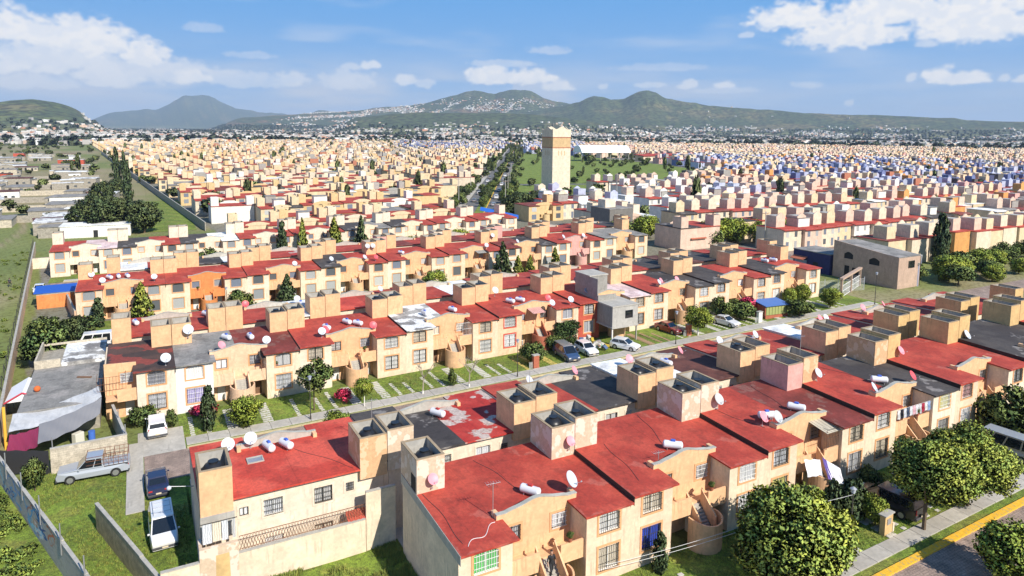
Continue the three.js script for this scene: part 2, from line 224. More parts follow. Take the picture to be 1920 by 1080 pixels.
// sheets laid on the ground
function sheet(u0, u1, v0, v1, off, thick = 0) {
  const nu = Math.max(1, Math.round((u1 - u0) / 4)), nv = Math.max(1, Math.round((v1 - v0) / 4));
  const g = thick ? new THREE.BoxGeometry(u1 - u0, thick, v1 - v0, nu, 1, nv) : new THREE.PlaneGeometry(u1 - u0, v1 - v0, nu, nv).rotateX(-Math.PI / 2);
  g.translate((u0 + u1) / 2, thick / 2, -(v0 + v1) / 2);
  const p = g.attributes.position; for (let i = 0; i < p.count; i++) p.setY(i, p.getY(i) + g0(p.getX(i), -p.getZ(i)) + off);
  return boxUV(g);
}
const lawnTex = texture(1024, 11, (u, v) => { const a = tnoise(u, v, 6, 4, 2), b = tnoise(u, v, 48, 4, 8), c = tnoise(u, v, 200, 2, 3), dry = smooth(.5, .75, tnoise(u, v, 7, 5, 12)) * .6; const k = .9 + (b - .5) * .5 + (c - .5) * .55 + (a - .5) * .3; return [lerp(.45, .56, dry) * k, lerp(.53, .54, dry) * k, lerp(.18, .26, dry) * k]; });
const lawnBump = texture(512, 3, (u, v) => { const k = tnoise(u, v, 60, 3, 5); return [k, k, k]; }, false);
const MAT_LAWN = std(0xffffff, { map: lawnTex, bumpMap: lawnBump, bumpScale: .05, roughness: 1 });
const MAT_DRY = std(lin(.36, .29, .13), { map: grime, bumpMap: lawnBump, bumpScale: .03 });
const MAT_ROAD = std(0xffffff, { map: texture(512, 5, (u, v) => { const n = tnoise(u, v, 8, 4, 7), m = tnoise(u, v, 80, 3, 3), row = Math.floor(v * 24), jx = (u * 18 + (row % 2) * .5) % 1, jy = (v * 24) % 1, joint = jx < .1 || jy < .14 ? .78 : 1; const k = (.53 + (n - .5) * .22 + (m - .5) * .2) * joint; return [k * 1.1, k * .96, k * .87]; }), bumpMap: relief, bumpScale: .01 });
const MAT_ASPHALT = std(lin(.16, .155, .15), { map: grime, bumpMap: relief, bumpScale: .006 });
const MAT_WALK = std(lin(.50, .47, .42), { map: grime, bumpMap: relief, bumpScale: .004 });
const MAT_KERB = std(0xffffff, { map: texture(512, 4, (u, v) => { const w = smooth(.58, .7, tnoise(u, v, 22, 5, 8)) * .7, n = tnoise(u, v, 50, 3, 3); return [lerp(.88, .66, w) * (.9 + .2 * n), lerp(.68, .6, w) * (.9 + .2 * n), lerp(.18, .46, w) * (.9 + .2 * n)]; }) });
const MAT_OLDKERB = std(lin(.55, .47, .27), { map: grime });
const street = (vA, vB, u0, u1, mat) => structure('road', sheet(u0, u1, vA, vB, .03), mat);
street(4, 26, -30, 170, MAT_ROAD);
street(65, 70.7, -.7, 235, MAT_ROAD);
street(110, 116, -13, 235, MAT_ROAD);
street(154.5, 160, -16, 130, MAT_ROAD);
for (const [a, b, u0, u1] of [[26, 26.55, 13, 140], [70.75, 71.0, 3, 112], [64.7, 64.95, 2.8, 112], [116.05, 116.3, -8, 112], [109.7, 109.95, -3, 112], [160.05, 160.3, -14, 100]]) structure('kerb', sheet(u0, u1, a, b, -.05, .2), a < 30 ? MAT_KERB : MAT_OLDKERB);
for (const [a, b, u0, u1] of [[26.6, 35.5, 13, 140], [24, 47, -6, 15.9], [47, 71, -12, 2.6], [71, 80.2, 2.6, 112], [57.8, 64.7, 2.4, 112], [116.3, 125, -9.4, 112], [103, 109.7, -4, 112], [160.3, 168, -16.6, 96]]) structure('lawn', sheet(u0, u1, a, b, .015 + .004 * (a > 40)), MAT_LAWN);
structure('field', sheet(-6, 15, 226, 320, .05), MAT_LAWN);
structure('patio_floor', sheet(16, 108, 44.5, 47, .03), MAT_WALK); structure('patio_floor', sheet(2.6, 108, 47.01, 50, .03), MAT_WALK);
structure('driveway', sheet(-1.2, 2.9, 70.7, 76.5, .034), MAT_WALK);
// pavements of separate slabs
function pavement(u0, u1, v0, v1, L, where) {
  const p = group('sidewalk'), w = v1 - v0, geos = [0, 1, 2].map((i) => boxUV(new RoundedBoxGeometry(L - .03, .14, w - .01 * i, 1, .015).translate(0, 0, 0)));
  const mats = [MAT_WALK, std(lin(.46, .43, .385), { map: grime }), std(lin(.53, .5, .45), { map: grime })], r = rng(u0 * 13 + v0 * 7 + 900);
  for (let u = u0, i = 0; u + L <= u1; u += L, i++) { const c = u + L / 2, v = (v0 + v1) / 2, s = part(p, 'paving_slab', geos[i % 3], mats[Math.floor(r() * 3)], [c, g0(c, v) + .02 + (r() - .5) * .012, -v]); s.rotation.z = Math.atan((g0(c + 1, v) - g0(c - 1, v)) / 2); }
  p.name = numbered('sidewalk'); p.userData = { kind: 'structure', label: where }; shade(p); scene.add(p);
}
pavement(14, 96, 27.3, 28.6, 1.9, 'pale concrete pavement beside the yellow kerb and brick road');
pavement(3, 111, 71.45, 73.3, 2.0, 'pale concrete pavement below the gardens with stepping stones');
structure('sidewalk', sheet(-2.1, -.75, 60.2, 74, .05, .06), MAT_WALK);
structure('sidewalk', sheet(2.8, 111, 62.4, 64, .03, .08), MAT_WALK);
structure('sidewalk', sheet(-8, 111, 116.7, 118.3, .03, .08), MAT_WALK);
structure('sidewalk', sheet(-14, 96, 160.8, 162.3, .03, .08), MAT_WALK);

// ---------------------------------------------------------------- row houses
// A house block: two cream bays, a recessed middle with stair and scalloped parapet, flat coloured roof halves, tank enclosures at the rear corners.
// Local axes: x along the row 0..W, front towards +z, depth d = -z from the eave.
const HW = 13, DEP = 10.55, BAY = 3.7, RISE = .035, EAVE = 5.32;
const top = (d) => EAVE + RISE * d;
const bend = (geo) => { const p = geo.attributes.position; for (let i = 0; i < p.count; i++) p.setY(i, p.getY(i) + RISE * -p.getZ(i)); geo.computeVertexNormals(); return geo; };
const G = {};                                                     // geometries shared by all the houses
{
  const winU = [1.0, 2.7, 3.72, 5.0, .2], winL = [1.0, 2.7, 1.0, 2.72, 0];
  const bayFront = (x) => { const s = outline([[x, -.7], [x + BAY, -.7], [x + BAY, EAVE + .02], [x, EAVE + .02]]); for (const w of [winU, winL]) s.holes.push(hole(x + w[0], x + w[1], w[2], w[3], w[4])); return slab(s, .2, -.55); };
  const side = (x0, x1) => profile([[.55, -.7], [10.2, -.7], [10.2, top(10.2) - .02], [.55, top(.55) - .02]], x0, x1);
  const inner = (x0, x1) => profile([[.55, -.7], [2.3, -.7], [2.3, top(2.3) - .02], [.55, top(.55) - .02]], x0, x1);
  const rear = outline([[.2, -.7], [HW - .2, -.7], [HW - .2, top(10) - .02], [.2, top(10) - .02]]);
  const RW = [[2.5, 3.1, 4.2, 4.85], [4.1, 5.4, 3.8, 5.0], [7.6, 8.9, 3.8, 5.0], [9.9, 10.5, 4.2, 4.85], [4.1, 5.4, 1.0, 2.2], [7.6, 8.9, 1.0, 2.2]];
  for (const [a, b, c, d] of RW) rear.holes.push(hole(a, b, c, d));
  G.RW = RW;
  G.bayL = boxUV(join([bayFront(0), inner(BAY - .2, BAY)])); G.sideL = boxUV(side(0, .18));
  G.bayR = boxUV(join([bayFront(HW - BAY), inner(HW - BAY, HW - BAY + .2)])); G.sideR = boxUV(side(HW - .18, HW));
  G.sideHalf = boxUV(profile([[2.5, -.7], [10.2, -.7], [10.2, top(10.2) - .02], [2.5, top(2.5) - .02]], 6.32, 6.5));
  { const s = outline([[6.5, -.7], [HW - .2, -.7], [HW - .2, top(10) - .02], [6.5, top(10) - .02]]); G.rearHalf = boxUV(slab(s, .2, -10.2)); }
  G.rear = boxUV(slab(rear, .2, -10.2));
  // recess wall with scalloped parapet
  const T = top(2.4), X0 = 3.55, X1 = 9.75, P = [[X0, 2.55], [X1, 2.55], [X1, T + .55]];
  const sc = (t) => .5 + .62 * Math.pow(Math.max(0, Math.sin(Math.PI * clamp((t - .1) / .8))), .8) * (.82 + .18 * Math.cos((t - .5) * 4 * Math.PI)) + (t < .1 || t > .9 ? .05 : 0);
  for (let i = 0; i <= 36; i++) { const t = 1 - i / 36; P.push([lerp(X0, X1, t), T + sc(t) * .85]); }
  const rw = outline(P); G.CW = [[4.15, 5.35, 3.75, 4.85, 0], [7.75, 8.95, 3.75, 4.85, 0]];
  for (const w of G.CW) rw.holes.push(hole(...w));
  const low = outline([[BAY, -.7], [HW - BAY, -.7], [HW - BAY, 2.55], [BAY, 2.55]]); G.DW = [[4.2, 5.1], [8.1, 9.0]]; for (const [a, b] of G.DW) low.holes.push(hole(a, b, .12, 2.2));
  G.recess = boxUV(join([slab(rw, .2, -2.5), slab(low, .2, -2.5), bx(X0 + .002, X0 + .3, T - .05, T + .48, -3.05, -2.502), bx(X1 - .3, X1 - .002, T - .05, T + .52, -3.05, -2.502)]));
  { const Q = [[6.32, -.7], [HW - BAY, -.7], [HW - BAY, T + .45], [6.32, T + .6]]; const q = outline(Q); q.holes.push(hole(...G.CW[1])); q.holes.push(hole(G.DW[1][0], G.DW[1][1], .12, 2.2)); G.recessHalf = boxUV(slab(q, .2, -2.5)); }
  const cp = []; for (let i = 0; i < 36; i++) { const a = i / 36, b = (i + 1) / 36, xa = lerp(X0, X1, a), xb = lerp(X0, X1, b), ya = T + sc(a) * .85, yb = T + sc(b) * .85; const g = new THREE.BoxGeometry(Math.hypot(xb - xa, yb - ya) + .02, .07, .3).rotateZ(Math.atan2(yb - ya, xb - xa)).translate((xa + xb) / 2, (ya + yb) / 2 + .03, -2.4); cp.push(g); }
  G.coping = boxUV(join(cp));
  // roof halves
  const rl = (m) => { const pts = [[.02, 0], [4.0, 0], [4.0, 2.52], [HW / 2 - .004, 2.52], [HW / 2 - .004, DEP], [.02, DEP]].map(([x, d]) => [m ? HW - x : x, d]); const g = new THREE.ExtrudeGeometry(outline(m ? pts.reverse() : pts), { depth: .13, bevelEnabled: false, steps: 1 }).rotateX(-Math.PI / 2).translate(0, EAVE, 0); return boxUV(bend(g)); };
  G.roofL = rl(false); G.roofR = rl(true);
  G.stepStrip = boxUV(profile([[.02, top(.02) - .5], [DEP - .02, top(DEP) - .5], [DEP - .02, top(DEP) + .125], [.02, top(.02) + .125]], -.016, .016));
  { const Q = [[X0 + .3, T + .05], [X1 - .3, T + .05]]; for (let i = 2; i <= 34; i++) { const t = 1 - i / 36; Q.push([lerp(X0, X1, t), T + sc(t) * .85 - .02]); } G.parapetBack = boxUV(slab(outline(Q), .02, -2.521)); }
  // tank enclosure
  const tb = (x0, x1) => { const y0 = 5.0, y1 = 8.15, z0 = -10.6, z1 = -7.4, t = .13; const hatch = outline([[-z1, y0], [-z0, y0], [-z0, y1], [-z1, y1]]); return join([bx(x0, x0 + t, y0, y1, z0, z1), bx(x1 - t, x1, y0, y1, z0, z1), bx(x0 + t, x1 - t, y0, y1, z1 - t, z1), bx(x0 + t, x1 - t, y0, y1, z0, z0 + t), bx(x0 + t, x1 - t, 6.66, 6.77, z0 + t, z1 - t)]); };
  const rim = (x0, x1) => { const y = 8.15, z0 = -10.6, z1 = -7.4, t = .18; return boxUV(join([bx(x0 - .02, x0 + t, y, y + .06, z0, z1), bx(x1 - t, x1 + .02, y, y + .06, z0, z1), bx(x0 + t, x1 - t, y, y + .06, z1 - t, z1), bx(x0 + t, x1 - t, y, y + .06, z0, z0 + t)])); };
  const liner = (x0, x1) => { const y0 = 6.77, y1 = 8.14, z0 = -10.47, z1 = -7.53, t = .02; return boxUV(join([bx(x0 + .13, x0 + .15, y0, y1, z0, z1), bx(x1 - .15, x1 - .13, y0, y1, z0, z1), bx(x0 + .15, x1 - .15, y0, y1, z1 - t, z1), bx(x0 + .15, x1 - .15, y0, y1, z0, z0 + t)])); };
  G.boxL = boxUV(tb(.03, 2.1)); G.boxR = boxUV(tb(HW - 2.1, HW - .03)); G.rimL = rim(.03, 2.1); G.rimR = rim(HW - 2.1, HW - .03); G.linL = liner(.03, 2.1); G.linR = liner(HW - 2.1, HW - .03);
  G.hatchL = bx(-.012 + .03, .032, 5.75, 6.85, -8.5, -7.62); G.hatchR = bx(HW - .032, HW - .018, 5.75, 6.85, -8.5, -7.62);
  // stair: drum wall, two stringers, steps, landings with parapets
  const drum = []; for (let i = 0; i < 22; i++) { const a0 = Math.PI * (-.08 + 1.16 * i / 22), a1 = Math.PI * (-.08 + 1.16 * (i + 1) / 22), am = (a0 + a1) / 2, h = 2.12 + .2 * Math.pow(Math.abs(Math.cos(am)), 2); drum.push(new THREE.BoxGeometry(2 * 1.3 * Math.sin((a1 - a0) / 2) + .03, h + .6, .13).rotateY(-am + Math.PI / 2).translate(6.65 + 1.25 * Math.cos(am), (h - .6) / 2, -.1 + 1.25 * Math.sin(am))); }
  G.drum = boxUV(join(drum));
  const st = (x) => profile([[-.35, .9], [-.35, 2.2], [.05, 2.55], [1.25, 3.68], [1.25, 2.5]], x, x + .13);
  G.stringer = boxUV(join([st(5.85), st(7.32)]));
  const steps = []; for (let i = 0; i < 8; i++) steps.push(bx(5.98, 7.32, .6, 1.25 + i * .175, -.02 - i * .17 - .18, -.02 - i * .17)); G.steps = boxUV(join(steps));
  G.landing = boxUV(join([bx(BAY + .01, 5.98, 2.45, 2.62, -2.3, -.62), bx(7.45, HW - BAY - .01, 2.45, 2.62, -2.3, -.62), bx(5.98, 7.45, 2.45, 2.62, -2.3, -1.4), bx(BAY + .005, 5.84, 2.3, 3.62, -.72, -.6), bx(7.46, HW - BAY - .005, 2.3, 3.62, -.72, -.6)]));
  G.landingHalf = boxUV(join([bx(6.4, HW - BAY - .01, 2.45, 2.62, -2.3, -.62), bx(7.46, HW - BAY - .005, 2.3, 3.62, -.72, -.6)]));
  G.doors = G.DW.map(([a, b]) => boxUV(bx(a + .03, b - .03, .12, 2.18, -2.42, -2.36)));
  // windows: frame, curtain, glass, bars for an opening w x h (arched), in the x-y plane with the wall face at z = 0
  const win = (w, h, arch) => {
    const rise = (e, y, n) => Array.from({ length: n + 1 }, (_, i) => { const t = i / n; return [lerp(w + e, -e, t), y + (arch ? (arch + e * .6) * Math.sin(Math.PI * t) : 0)]; });
    const o = outline([[-.16, -.16], [w + .16, -.16], ...rise(.16, h + (arch ? .05 : .16), arch ? 10 : 1)]); o.holes.push(hole(0, w, 0, h, arch));
    const H = h + arch * .9, b = []; for (let i = 1; i < 10; i++) { const x = w * i / 10; b.push(bx(x - .012, x + .012, .02, h + arch * Math.sin(Math.PI * i / 10) - .02, .06, .084)); } for (const y of [.06, h * .33, h * .66, h - .04]) b.push(bx(0, w, y - .014, y + .014, .066, .09));
    const sash = [bx(0, .05, 0, h, -.13, -.09), bx(w - .05, w, 0, h, -.13, -.09), bx(w / 2 - .025, w / 2 + .025, 0, H, -.13, -.09), bx(.05, w - .05, 0, .05, -.13, -.09)];
    const pane = outline([[0, 0], [w, 0], ...rise(0, h, arch ? 8 : 1)]);
    return { frame: boxUV(slab(o, .035, .002)), bars: bars(b), sash: bars(sash), pane: new THREE.ShapeGeometry(pane).translate(0, 0, -.1), curtain: boxUV(new THREE.ShapeGeometry(pane).translate(0, 0, -.19)) };
  };
  G.wU = win(1.7, 1.28, .2); G.wL = win(1.7, 1.72, 0); G.wC = win(1.2, 1.1, 0); G.wR = win(1.3, 1.2, 0); G.wS = win(.6, .65, 0);
  G.plainPane = {}; for (const k of ['wU', 'wL', 'wC', 'wR', 'wS']) G.plainPane[k] = G[k].curtain.clone().translate(0, 0, .09);
}
const paneMats = [std(lin(.3, .32, .34), { map: fabric, roughness: .25 }), std(lin(.42, .43, .43), { map: fabric, roughness: .3 }), std(lin(.1, .11, .12), { roughness: .15 }), std(lin(.55, .55, .53), { map: fabric, roughness: .3 }), std(lin(.2, .23, .29), { map: fabric, roughness: .2 })];
function addWindow(house, kind, x, y, z, r, o, front = true) {
  const w = group('window'); w.position.set(x, y, z); if (!front) w.rotation.y = Math.PI; house.add(w);
  if (o.detail) {
    part(w, 'frame', G[kind].frame, o.trim); part(w, 'sash', G[kind].sash, r() < .5 ? M.whiteIron : M.iron);
    part(w, 'pane', G[kind].pane, M.glass); part(w, 'curtain', G[kind].curtain, o.cloth || CURTAIN[Math.floor(r() * CURTAIN.length)]);
    if (r() < .8 || o.detail > 1) part(w, 'bars', G[kind].bars, r() < .25 ? M.whiteIron : M.iron);
  } else { part(w, 'frame', G[kind].frame, o.trim); part(w, 'pane', G.plainPane[kind], paneMats[Math.floor(r() * paneMats.length)]); }
}
function house(o) {
  const h = group('row_house'), r = rng(o.seed);
  const tint = () => { const q = r(); return q < .62 ? 'cream' : q < .84 ? 'peach' : 'pale'; }, wl = WALL[o.wallL || tint()], wr = WALL[o.wallR || tint()], rc = WALL[o.recess || 'orange'];
  const half = o.half; if (!half) { part(h, 'wall', G.bayL, wl); part(h, 'side_wall', G.sideL, wl); part(h, 'recess_wall', G.recess, rc); part(h, 'coping', G.coping, M.greyCoping); part(h, 'parapet_render', G.parapetBack, WALL.cement); part(h, 'step_shade_or_coping', G.stepStrip, o.first ? M.concrete : M.stepShade); part(h, 'rear_wall', G.rear, WALL.pale); part(h, 'roof', G.roofL, ROOF[o.roofL]); }  // strip paints shade on the step's left face; first house has pale coping
  else { part(h, 'recess_wall', G.recessHalf, rc); part(h, 'side_wall', G.sideHalf, WALL.cream); part(h, 'rear_wall', G.rearHalf, WALL.pale); }
  part(h, 'wall', G.bayR, wr); part(h, 'side_wall', G.sideR, wr); part(h, 'roof', G.roofR, ROOF[o.roofR]);
  for (const s of ['L', 'R']) { if (o['box' + s] === null) continue; const b = part(h, 'tank_enclosure', G['box' + s], WALL[o['box' + s] || 'orange']); part(b, 'rim', G['rim' + s], M.coping); part(b, 'lining', G['lin' + s], M.lining); part(b, 'hatch', G['hatch' + s], M.dark); }
  const trim = o.trim || M.trim;
  if (!o.away) {
    if (!half) { const d = part(h, 'stair', G.drum, WALL[o.drum || o.recess || 'orange']); part(d, 'stringer', G.stringer, WALL[o.drum || o.recess || 'orange']); part(d, 'steps', G.steps, M.concrete);
    part(h, 'landing', G.landing, rc); } else part(h, 'landing', G.landingHalf, rc);
    (half ? G.doors.slice(1) : G.doors).forEach((g) => part(h, 'door', g, r() < .5 ? M.door : M.whiteDoor));
    const opt = { trim, detail: o.detail };
    const cl = o.cloths || {};
    if (!half) addWindow(h, 'wU', 1.0, 3.72, -.35, r, { ...opt, trim: o.trimL || trim, cloth: cl[0] }); if (!half) addWindow(h, 'wL', 1.0, 1.0, -.35, r, { ...opt, trim: o.trimL || trim, cloth: cl[1] });
    addWindow(h, 'wU', HW - 2.7, 3.72, -.35, r, { ...opt, cloth: cl[2] }); addWindow(h, 'wL', HW - 2.7, 1.0, -.35, r, { ...opt, cloth: cl[3] });
    for (const w of half ? G.CW.slice(1) : G.CW) addWindow(h, 'wC', w[0], w[2], -2.3, r, { ...opt, detail: o.detail });
  }
  if (o.rear) G.RW.forEach((w) => addWindow(h, w[1] - w[0] < 1 ? 'wS' : 'wR', w[1], w[2], -10.2, r, { trim: WALL.pale, detail: o.detail }, false));
  return h;
}
const rowsAt = [];                                               // for whatever stands on the roofs
const ORD = ['first', 'second', 'third', 'fourth', 'fifth', 'sixth', 'seventh', 'eighth', 'ninth', 'tenth', 'eleventh', 'twelfth'];
const ROOFWORD = { red: 'red', bright: 'bright red', maroon: 'maroon', black: 'black', brown: 'brown', white: 'white', grey: 'grey', patched: 'patchy red', burnt: 'scorched black and red', pinkish: 'pinkish', worn: 'worn white-grey' };
function row(v, u0, away, where, list, opt = {}) {
  list.forEach((o, k) => {
    const w = opt.width || HW, u = u0 + k * w, vf = away ? v - DEP : v, base = g0(u + w / 2, v);
    const h = house({ seed: 1000 + v * 31 + k * 77, ...opt, ...o, away, first: k === 0 });
    if (away) { h.rotation.y = Math.PI; h.position.set(u + w, base, -v); } else h.position.set(u, base, -v);
    h.scale.x = w / HW;
    rowsAt.push({ u0: u, u1: u + w, v0: Math.min(v, vf), v1: Math.max(v, away ? v : v + DEP), base, v, away, k });
    const a = away ? [o.roofR, o.roofL] : [o.roofL, o.roofR], roofs = a[0] === a[1] ? `${ROOFWORD[a[0]]} roof` : `${ROOFWORD[a[0]]} and ${ROOFWORD[a[1]]} roof`;
    tag(h, `${ORD[k]} house block ${where}, ${roofs}`, 'house', 'terraced house blocks in long rows');
  });
}
function roofAt(u, v) {
  for (const r of rowsAt) if (u >= r.u0 && u < r.u1) { const d = r.away ? r.v - v : v - r.v; if (d > -1 && d < DEP + 1) return r.base + top(clamp(d, 0, DEP)) + .13; }
  return g0(u, v) + 5.8;
}
// front row beside the brick road
const A = (roofL, roofR, o = {}) => ({ roofL, roofR, ...o });
row(34.9, 15.8, false, 'in the row along the brick road', [A('red', 'red', { boxL: 'stained', boxR: 'stained', cloths: { 0: CLOTH.green } }), A('red', 'red', { boxL: 'stained', boxR: 'stained', cloths: { 1: CLOTH.blue } }), A('red', 'maroon', { boxL: 'stained', boxR: 'pink', cloths: { 1: CLOTH.yellow } }), A('red', 'black', { boxL: 'stainedOrange', boxR: 'stainedOrange', cloths: { 2: CLOTH.yellow } }), A('red', 'red', { boxL: 'ochre', boxR: 'ochre', cloths: { 0: CLOTH.redWhite } }), A('black', 'black', { boxL: 'ochre', boxR: 'ochre' }), A('red', 'red', { boxL: 'ochre' })], { detail: 2 });
// the row that backs onto it (faces away); roofL / roofR are local, so right to left along the row
row(58.5, 2.6, true, 'in the row backing onto the front row', [A('bright', 'bright', { boxL: 'stainedOrange', boxR: 'orange' }), A('patched', 'black', { boxL: 'orange', boxR: 'stained' }), A('black', 'red', {}), A('brown', 'white', {}), A('red', 'red', {}), A('red', 'white', { boxL: 'ochre' }), A('red', 'red', { boxL: 'ochre', boxR: 'ochre' }), A('red', 'red', { boxL: 'ochre', boxR: 'ochre' })], { detail: 1, rear: true });
row(79.6, -10.4, false, 'in the row above the stepping-stone gardens', [A('burnt', 'burnt', { boxL: null, half: true }), A('grey', 'maroon', { wallL: 'white', recess: 'salmon', cloths: { 1: CLOTH.lilac } }), A('red', 'red', {}), A('worn', 'red', {}), A('red', 'red', { wallL: 'salmon', trimL: M.redTrim, drum: 'terracotta' }), A('red', 'pinkish', { wallL: 'red' }), A('red', 'black', {}), A('black', 'red', {}), A('black', 'red', {})], { detail: 1 });
row(103.0, -3.6, true, 'in the row backing onto the garden row', [A('red', 'red', {}), A('white', 'red', {}), A('red', 'bright', {}), A('white', 'red', {}), A('red', 'red', {}), A('red', 'red', {}), A('black', 'red', {}), A('black', 'brown', {}), A('red', 'red', {})], { detail: 0, width: 12.6 });
row(124.1, -9.4, false, 'in the row with the orange middle house', [A('red', 'red'), A('red', 'red', { recess: 'deep' }), A('red', 'red'), A('black', 'red'), A('red', 'red'), A('red', 'red'), A('maroon', 'black', { wallL: 'pale', wallR: 'pale' }), A('red', 'red', { recess: 'pink' }), A('grey', 'grey')], { detail: 0, width: 12.6 });
row(147.4, -5.5, true, 'in the row behind the orange middle house', [A('red', 'white'), A('white', 'black'), A('patched', 'red'), A('red', 'red', { boxL: 'pink' }), A('red', 'maroon', { boxL: 'pale' }), A('red', 'maroon', { boxL: 'pink' }), A('red', 'red', { boxR: 'pink' }), A('red', 'red'), A('black', 'red')], { detail: 0, width: 12.6 });
row(166.0, -16.6, false, 'in the pale row before the wooded lot', [A('red', 'pinkish', { recess: 'pale' }), A('black', 'red', { recess: 'pale' }), A('black', 'white', { recess: 'pale' }), A('red', 'red', { recess: 'pale' }), A('red', 'red', { recess: 'pale' }), A('black', 'grey', { recess: 'cream' }), A('black', 'red', { recess: 'cream' }), A('red', 'red', { recess: 'pale' }), A('red', 'red', { recess: 'pale' })], { detail: 0, width: 12.1, wallL: 'pale', wallR: 'pale', boxL: 'pale', boxR: 'pale' });

// ---------------------------------------------------------------- plants
function leafCloud({ seed, clumps, leaves, leaf, radius: [rx, ry, rz], clump = .34, colour, spread = .25, inner = .35, shape }) {
  const r = rng(seed), pos = [], nor = [], col = [], idx = [], n = Math.round(leaves / clumps), V = new THREE.Vector3(), A = new THREE.Vector3(), B = new THREE.Vector3(), N = new THREE.Vector3();
  const ball = () => { const z = r() * 2 - 1, a = r() * 6.2832, s = Math.sqrt(1 - z * z); return [s * Math.cos(a), z, s * Math.sin(a)]; };
  const lobes = Array.from({ length: 8 }, ball), bulge = (d) => { let m = 0; for (const l of lobes) m = Math.max(m, d[0] * l[0] + d[1] * l[1] + d[2] * l[2]); return .7 + .36 * Math.pow(Math.max(0, m), 5); };
  for (let c = 0; c < clumps; c++) {
    const d = ball(), q = lerp(inner, 1, Math.pow(r(), .45)) * (1 - clump * .6) * bulge(d), hue = r(), cs = clump * (.7 + .6 * r());
    let cx = d[0] * q, cy = d[1] * q, cz = d[2] * q, k = 1; if (shape) { cy = r() * 2 - 1; k = shape(cy); const rad = Math.sqrt(r()) * k; const a = r() * 6.2832; cx = Math.cos(a) * rad; cz = Math.sin(a) * rad; }
    for (let i = 0; i < n; i++) {
      const e = ball(), f = Math.pow(r(), .4) * cs * (shape ? .5 + .5 * k : 1);
      const x = (cx + e[0] * f) * rx, y = (cy + e[1] * f * (shape ? .8 : .85)) * ry, z = (cz + e[2] * f) * rz;
      const s = leaf * (.6 + .8 * r()), t = ball(); V.set(...t); A.set(...ball()).cross(V).normalize(); B.crossVectors(V, A).normalize();
      const o = pos.length / 3, w = .55;
      pos.push(x - A.x * s, y - A.y * s, z - A.z * s, x + B.x * s * w, y + B.y * s * w, z + B.z * s * w, x + A.x * s, y + A.y * s, z + A.z * s, x - B.x * s * w, y - B.y * s * w, z - B.z * s * w);
      N.set(e[0] + cx * 1.2, e[1] + cy * 1.2 + .25, e[2] + cz * 1.2).normalize().lerp(V.dot(N) < 0 ? V.negate() : V, .28).normalize();
      const b = 1 + (r() - .5) * spread * 2, g = (hue - .5) * spread * 1.6; const cc = [colour[0] * b * (1 + g), colour[1] * b * (1 + g * .4), colour[2] * b * (1 - g * .3)];
      for (let m = 0; m < 4; m++) { nor.push(N.x, N.y, N.z); col.push(...cc); }
      idx.push(o, o + 1, o + 2, o, o + 2, o + 3);
    }
  }
  const g = new THREE.BufferGeometry(); g.setAttribute('position', new THREE.Float32BufferAttribute(pos, 3)); g.setAttribute('normal', new THREE.Float32BufferAttribute(nor, 3)); g.setAttribute('color', new THREE.Float32BufferAttribute(col, 3)); g.setIndex(idx); return g;
}
const LEAF = new THREE.MeshStandardMaterial({ vertexColors: true, roughness: .75, side: THREE.DoubleSide });
const BARK = std(lin(.17, .12, .08), { map: grime, roughness: 1 }), LIME = std(lin(.7, .68, .64)), BARE = std(lin(.42, .36, .29), { map: grime });
const CROWN = {
  broad: [1, 2, 3].map((s) => leafCloud({ seed: 50 + s, clumps: 230, leaves: 46000, leaf: .028, radius: [1, .8, 1], clump: .2, colour: [0.34, 0.41, 0.07], spread: .32, inner: .6 })),
  round: [1, 2].map((s) => leafCloud({ seed: 60 + s, clumps: 90, leaves: 12000, leaf: .045, radius: [1, .95, 1], clump: .27, colour: [0.333, 0.403, 0.052], spread: .25, inner: .6 })),
  loose: [1, 2].map((s) => leafCloud({ seed: 70 + s, clumps: 44, leaves: 6000, leaf: .06, radius: [1, .95, 1], clump: .3, colour: [0.175, 0.228, 0.052], spread: .35 })),
  shrub: [1, 2].map((s) => leafCloud({ seed: 80 + s, clumps: 50, leaves: 6000, leaf: .06, radius: [1, .75, 1], clump: .32, colour: [0.149, 0.210, 0.052], spread: .35 })),
  conifer: [1, 2].map((s) => leafCloud({ seed: 90 + s, clumps: 110, leaves: 4200, leaf: .09, radius: [1, 1, 1], clump: .22, colour: [0.105, 0.149, 0.052], spread: .25, shape: (y) => clamp((1 - y) * .62) * (.55 + .45 * smooth(-1, -.75, y)) })),
  column: [1, 2].map((s) => leafCloud({ seed: 95 + s, clumps: 110, leaves: 4200, leaf: .09, radius: [1, 1, 1], clump: .24, colour: [0.088, 0.131, 0.049], spread: .25, shape: (y) => .75 * Math.sqrt(clamp(1 - y * y * y * y)) * (y > 0 ? 1 - y * .35 : 1) })),
  golden: [leafCloud({ seed: 99, clumps: 110, leaves: 4200, leaf: .09, radius: [1, 1, 1], clump: .22, colour: [0.298, 0.333, 0.052], spread: .25, shape: (y) => clamp((1 - y) * .55) * (.6 + .4 * smooth(-1, -.7, y)) })],
  flower: [leafCloud({ seed: 101, clumps: 34, leaves: 2200, leaf: .09, radius: [1, .8, 1], clump: .32, colour: [0.735, 0.052, 0.140], spread: .3 })],
  dark: [1, 2, 3].map((s) => leafCloud({ seed: 110 + s, clumps: 60, leaves: 8000, leaf: .055, radius: [1, .85, 1], clump: .27, colour: [0.10, 0.135, 0.042], spread: .3 })),
};
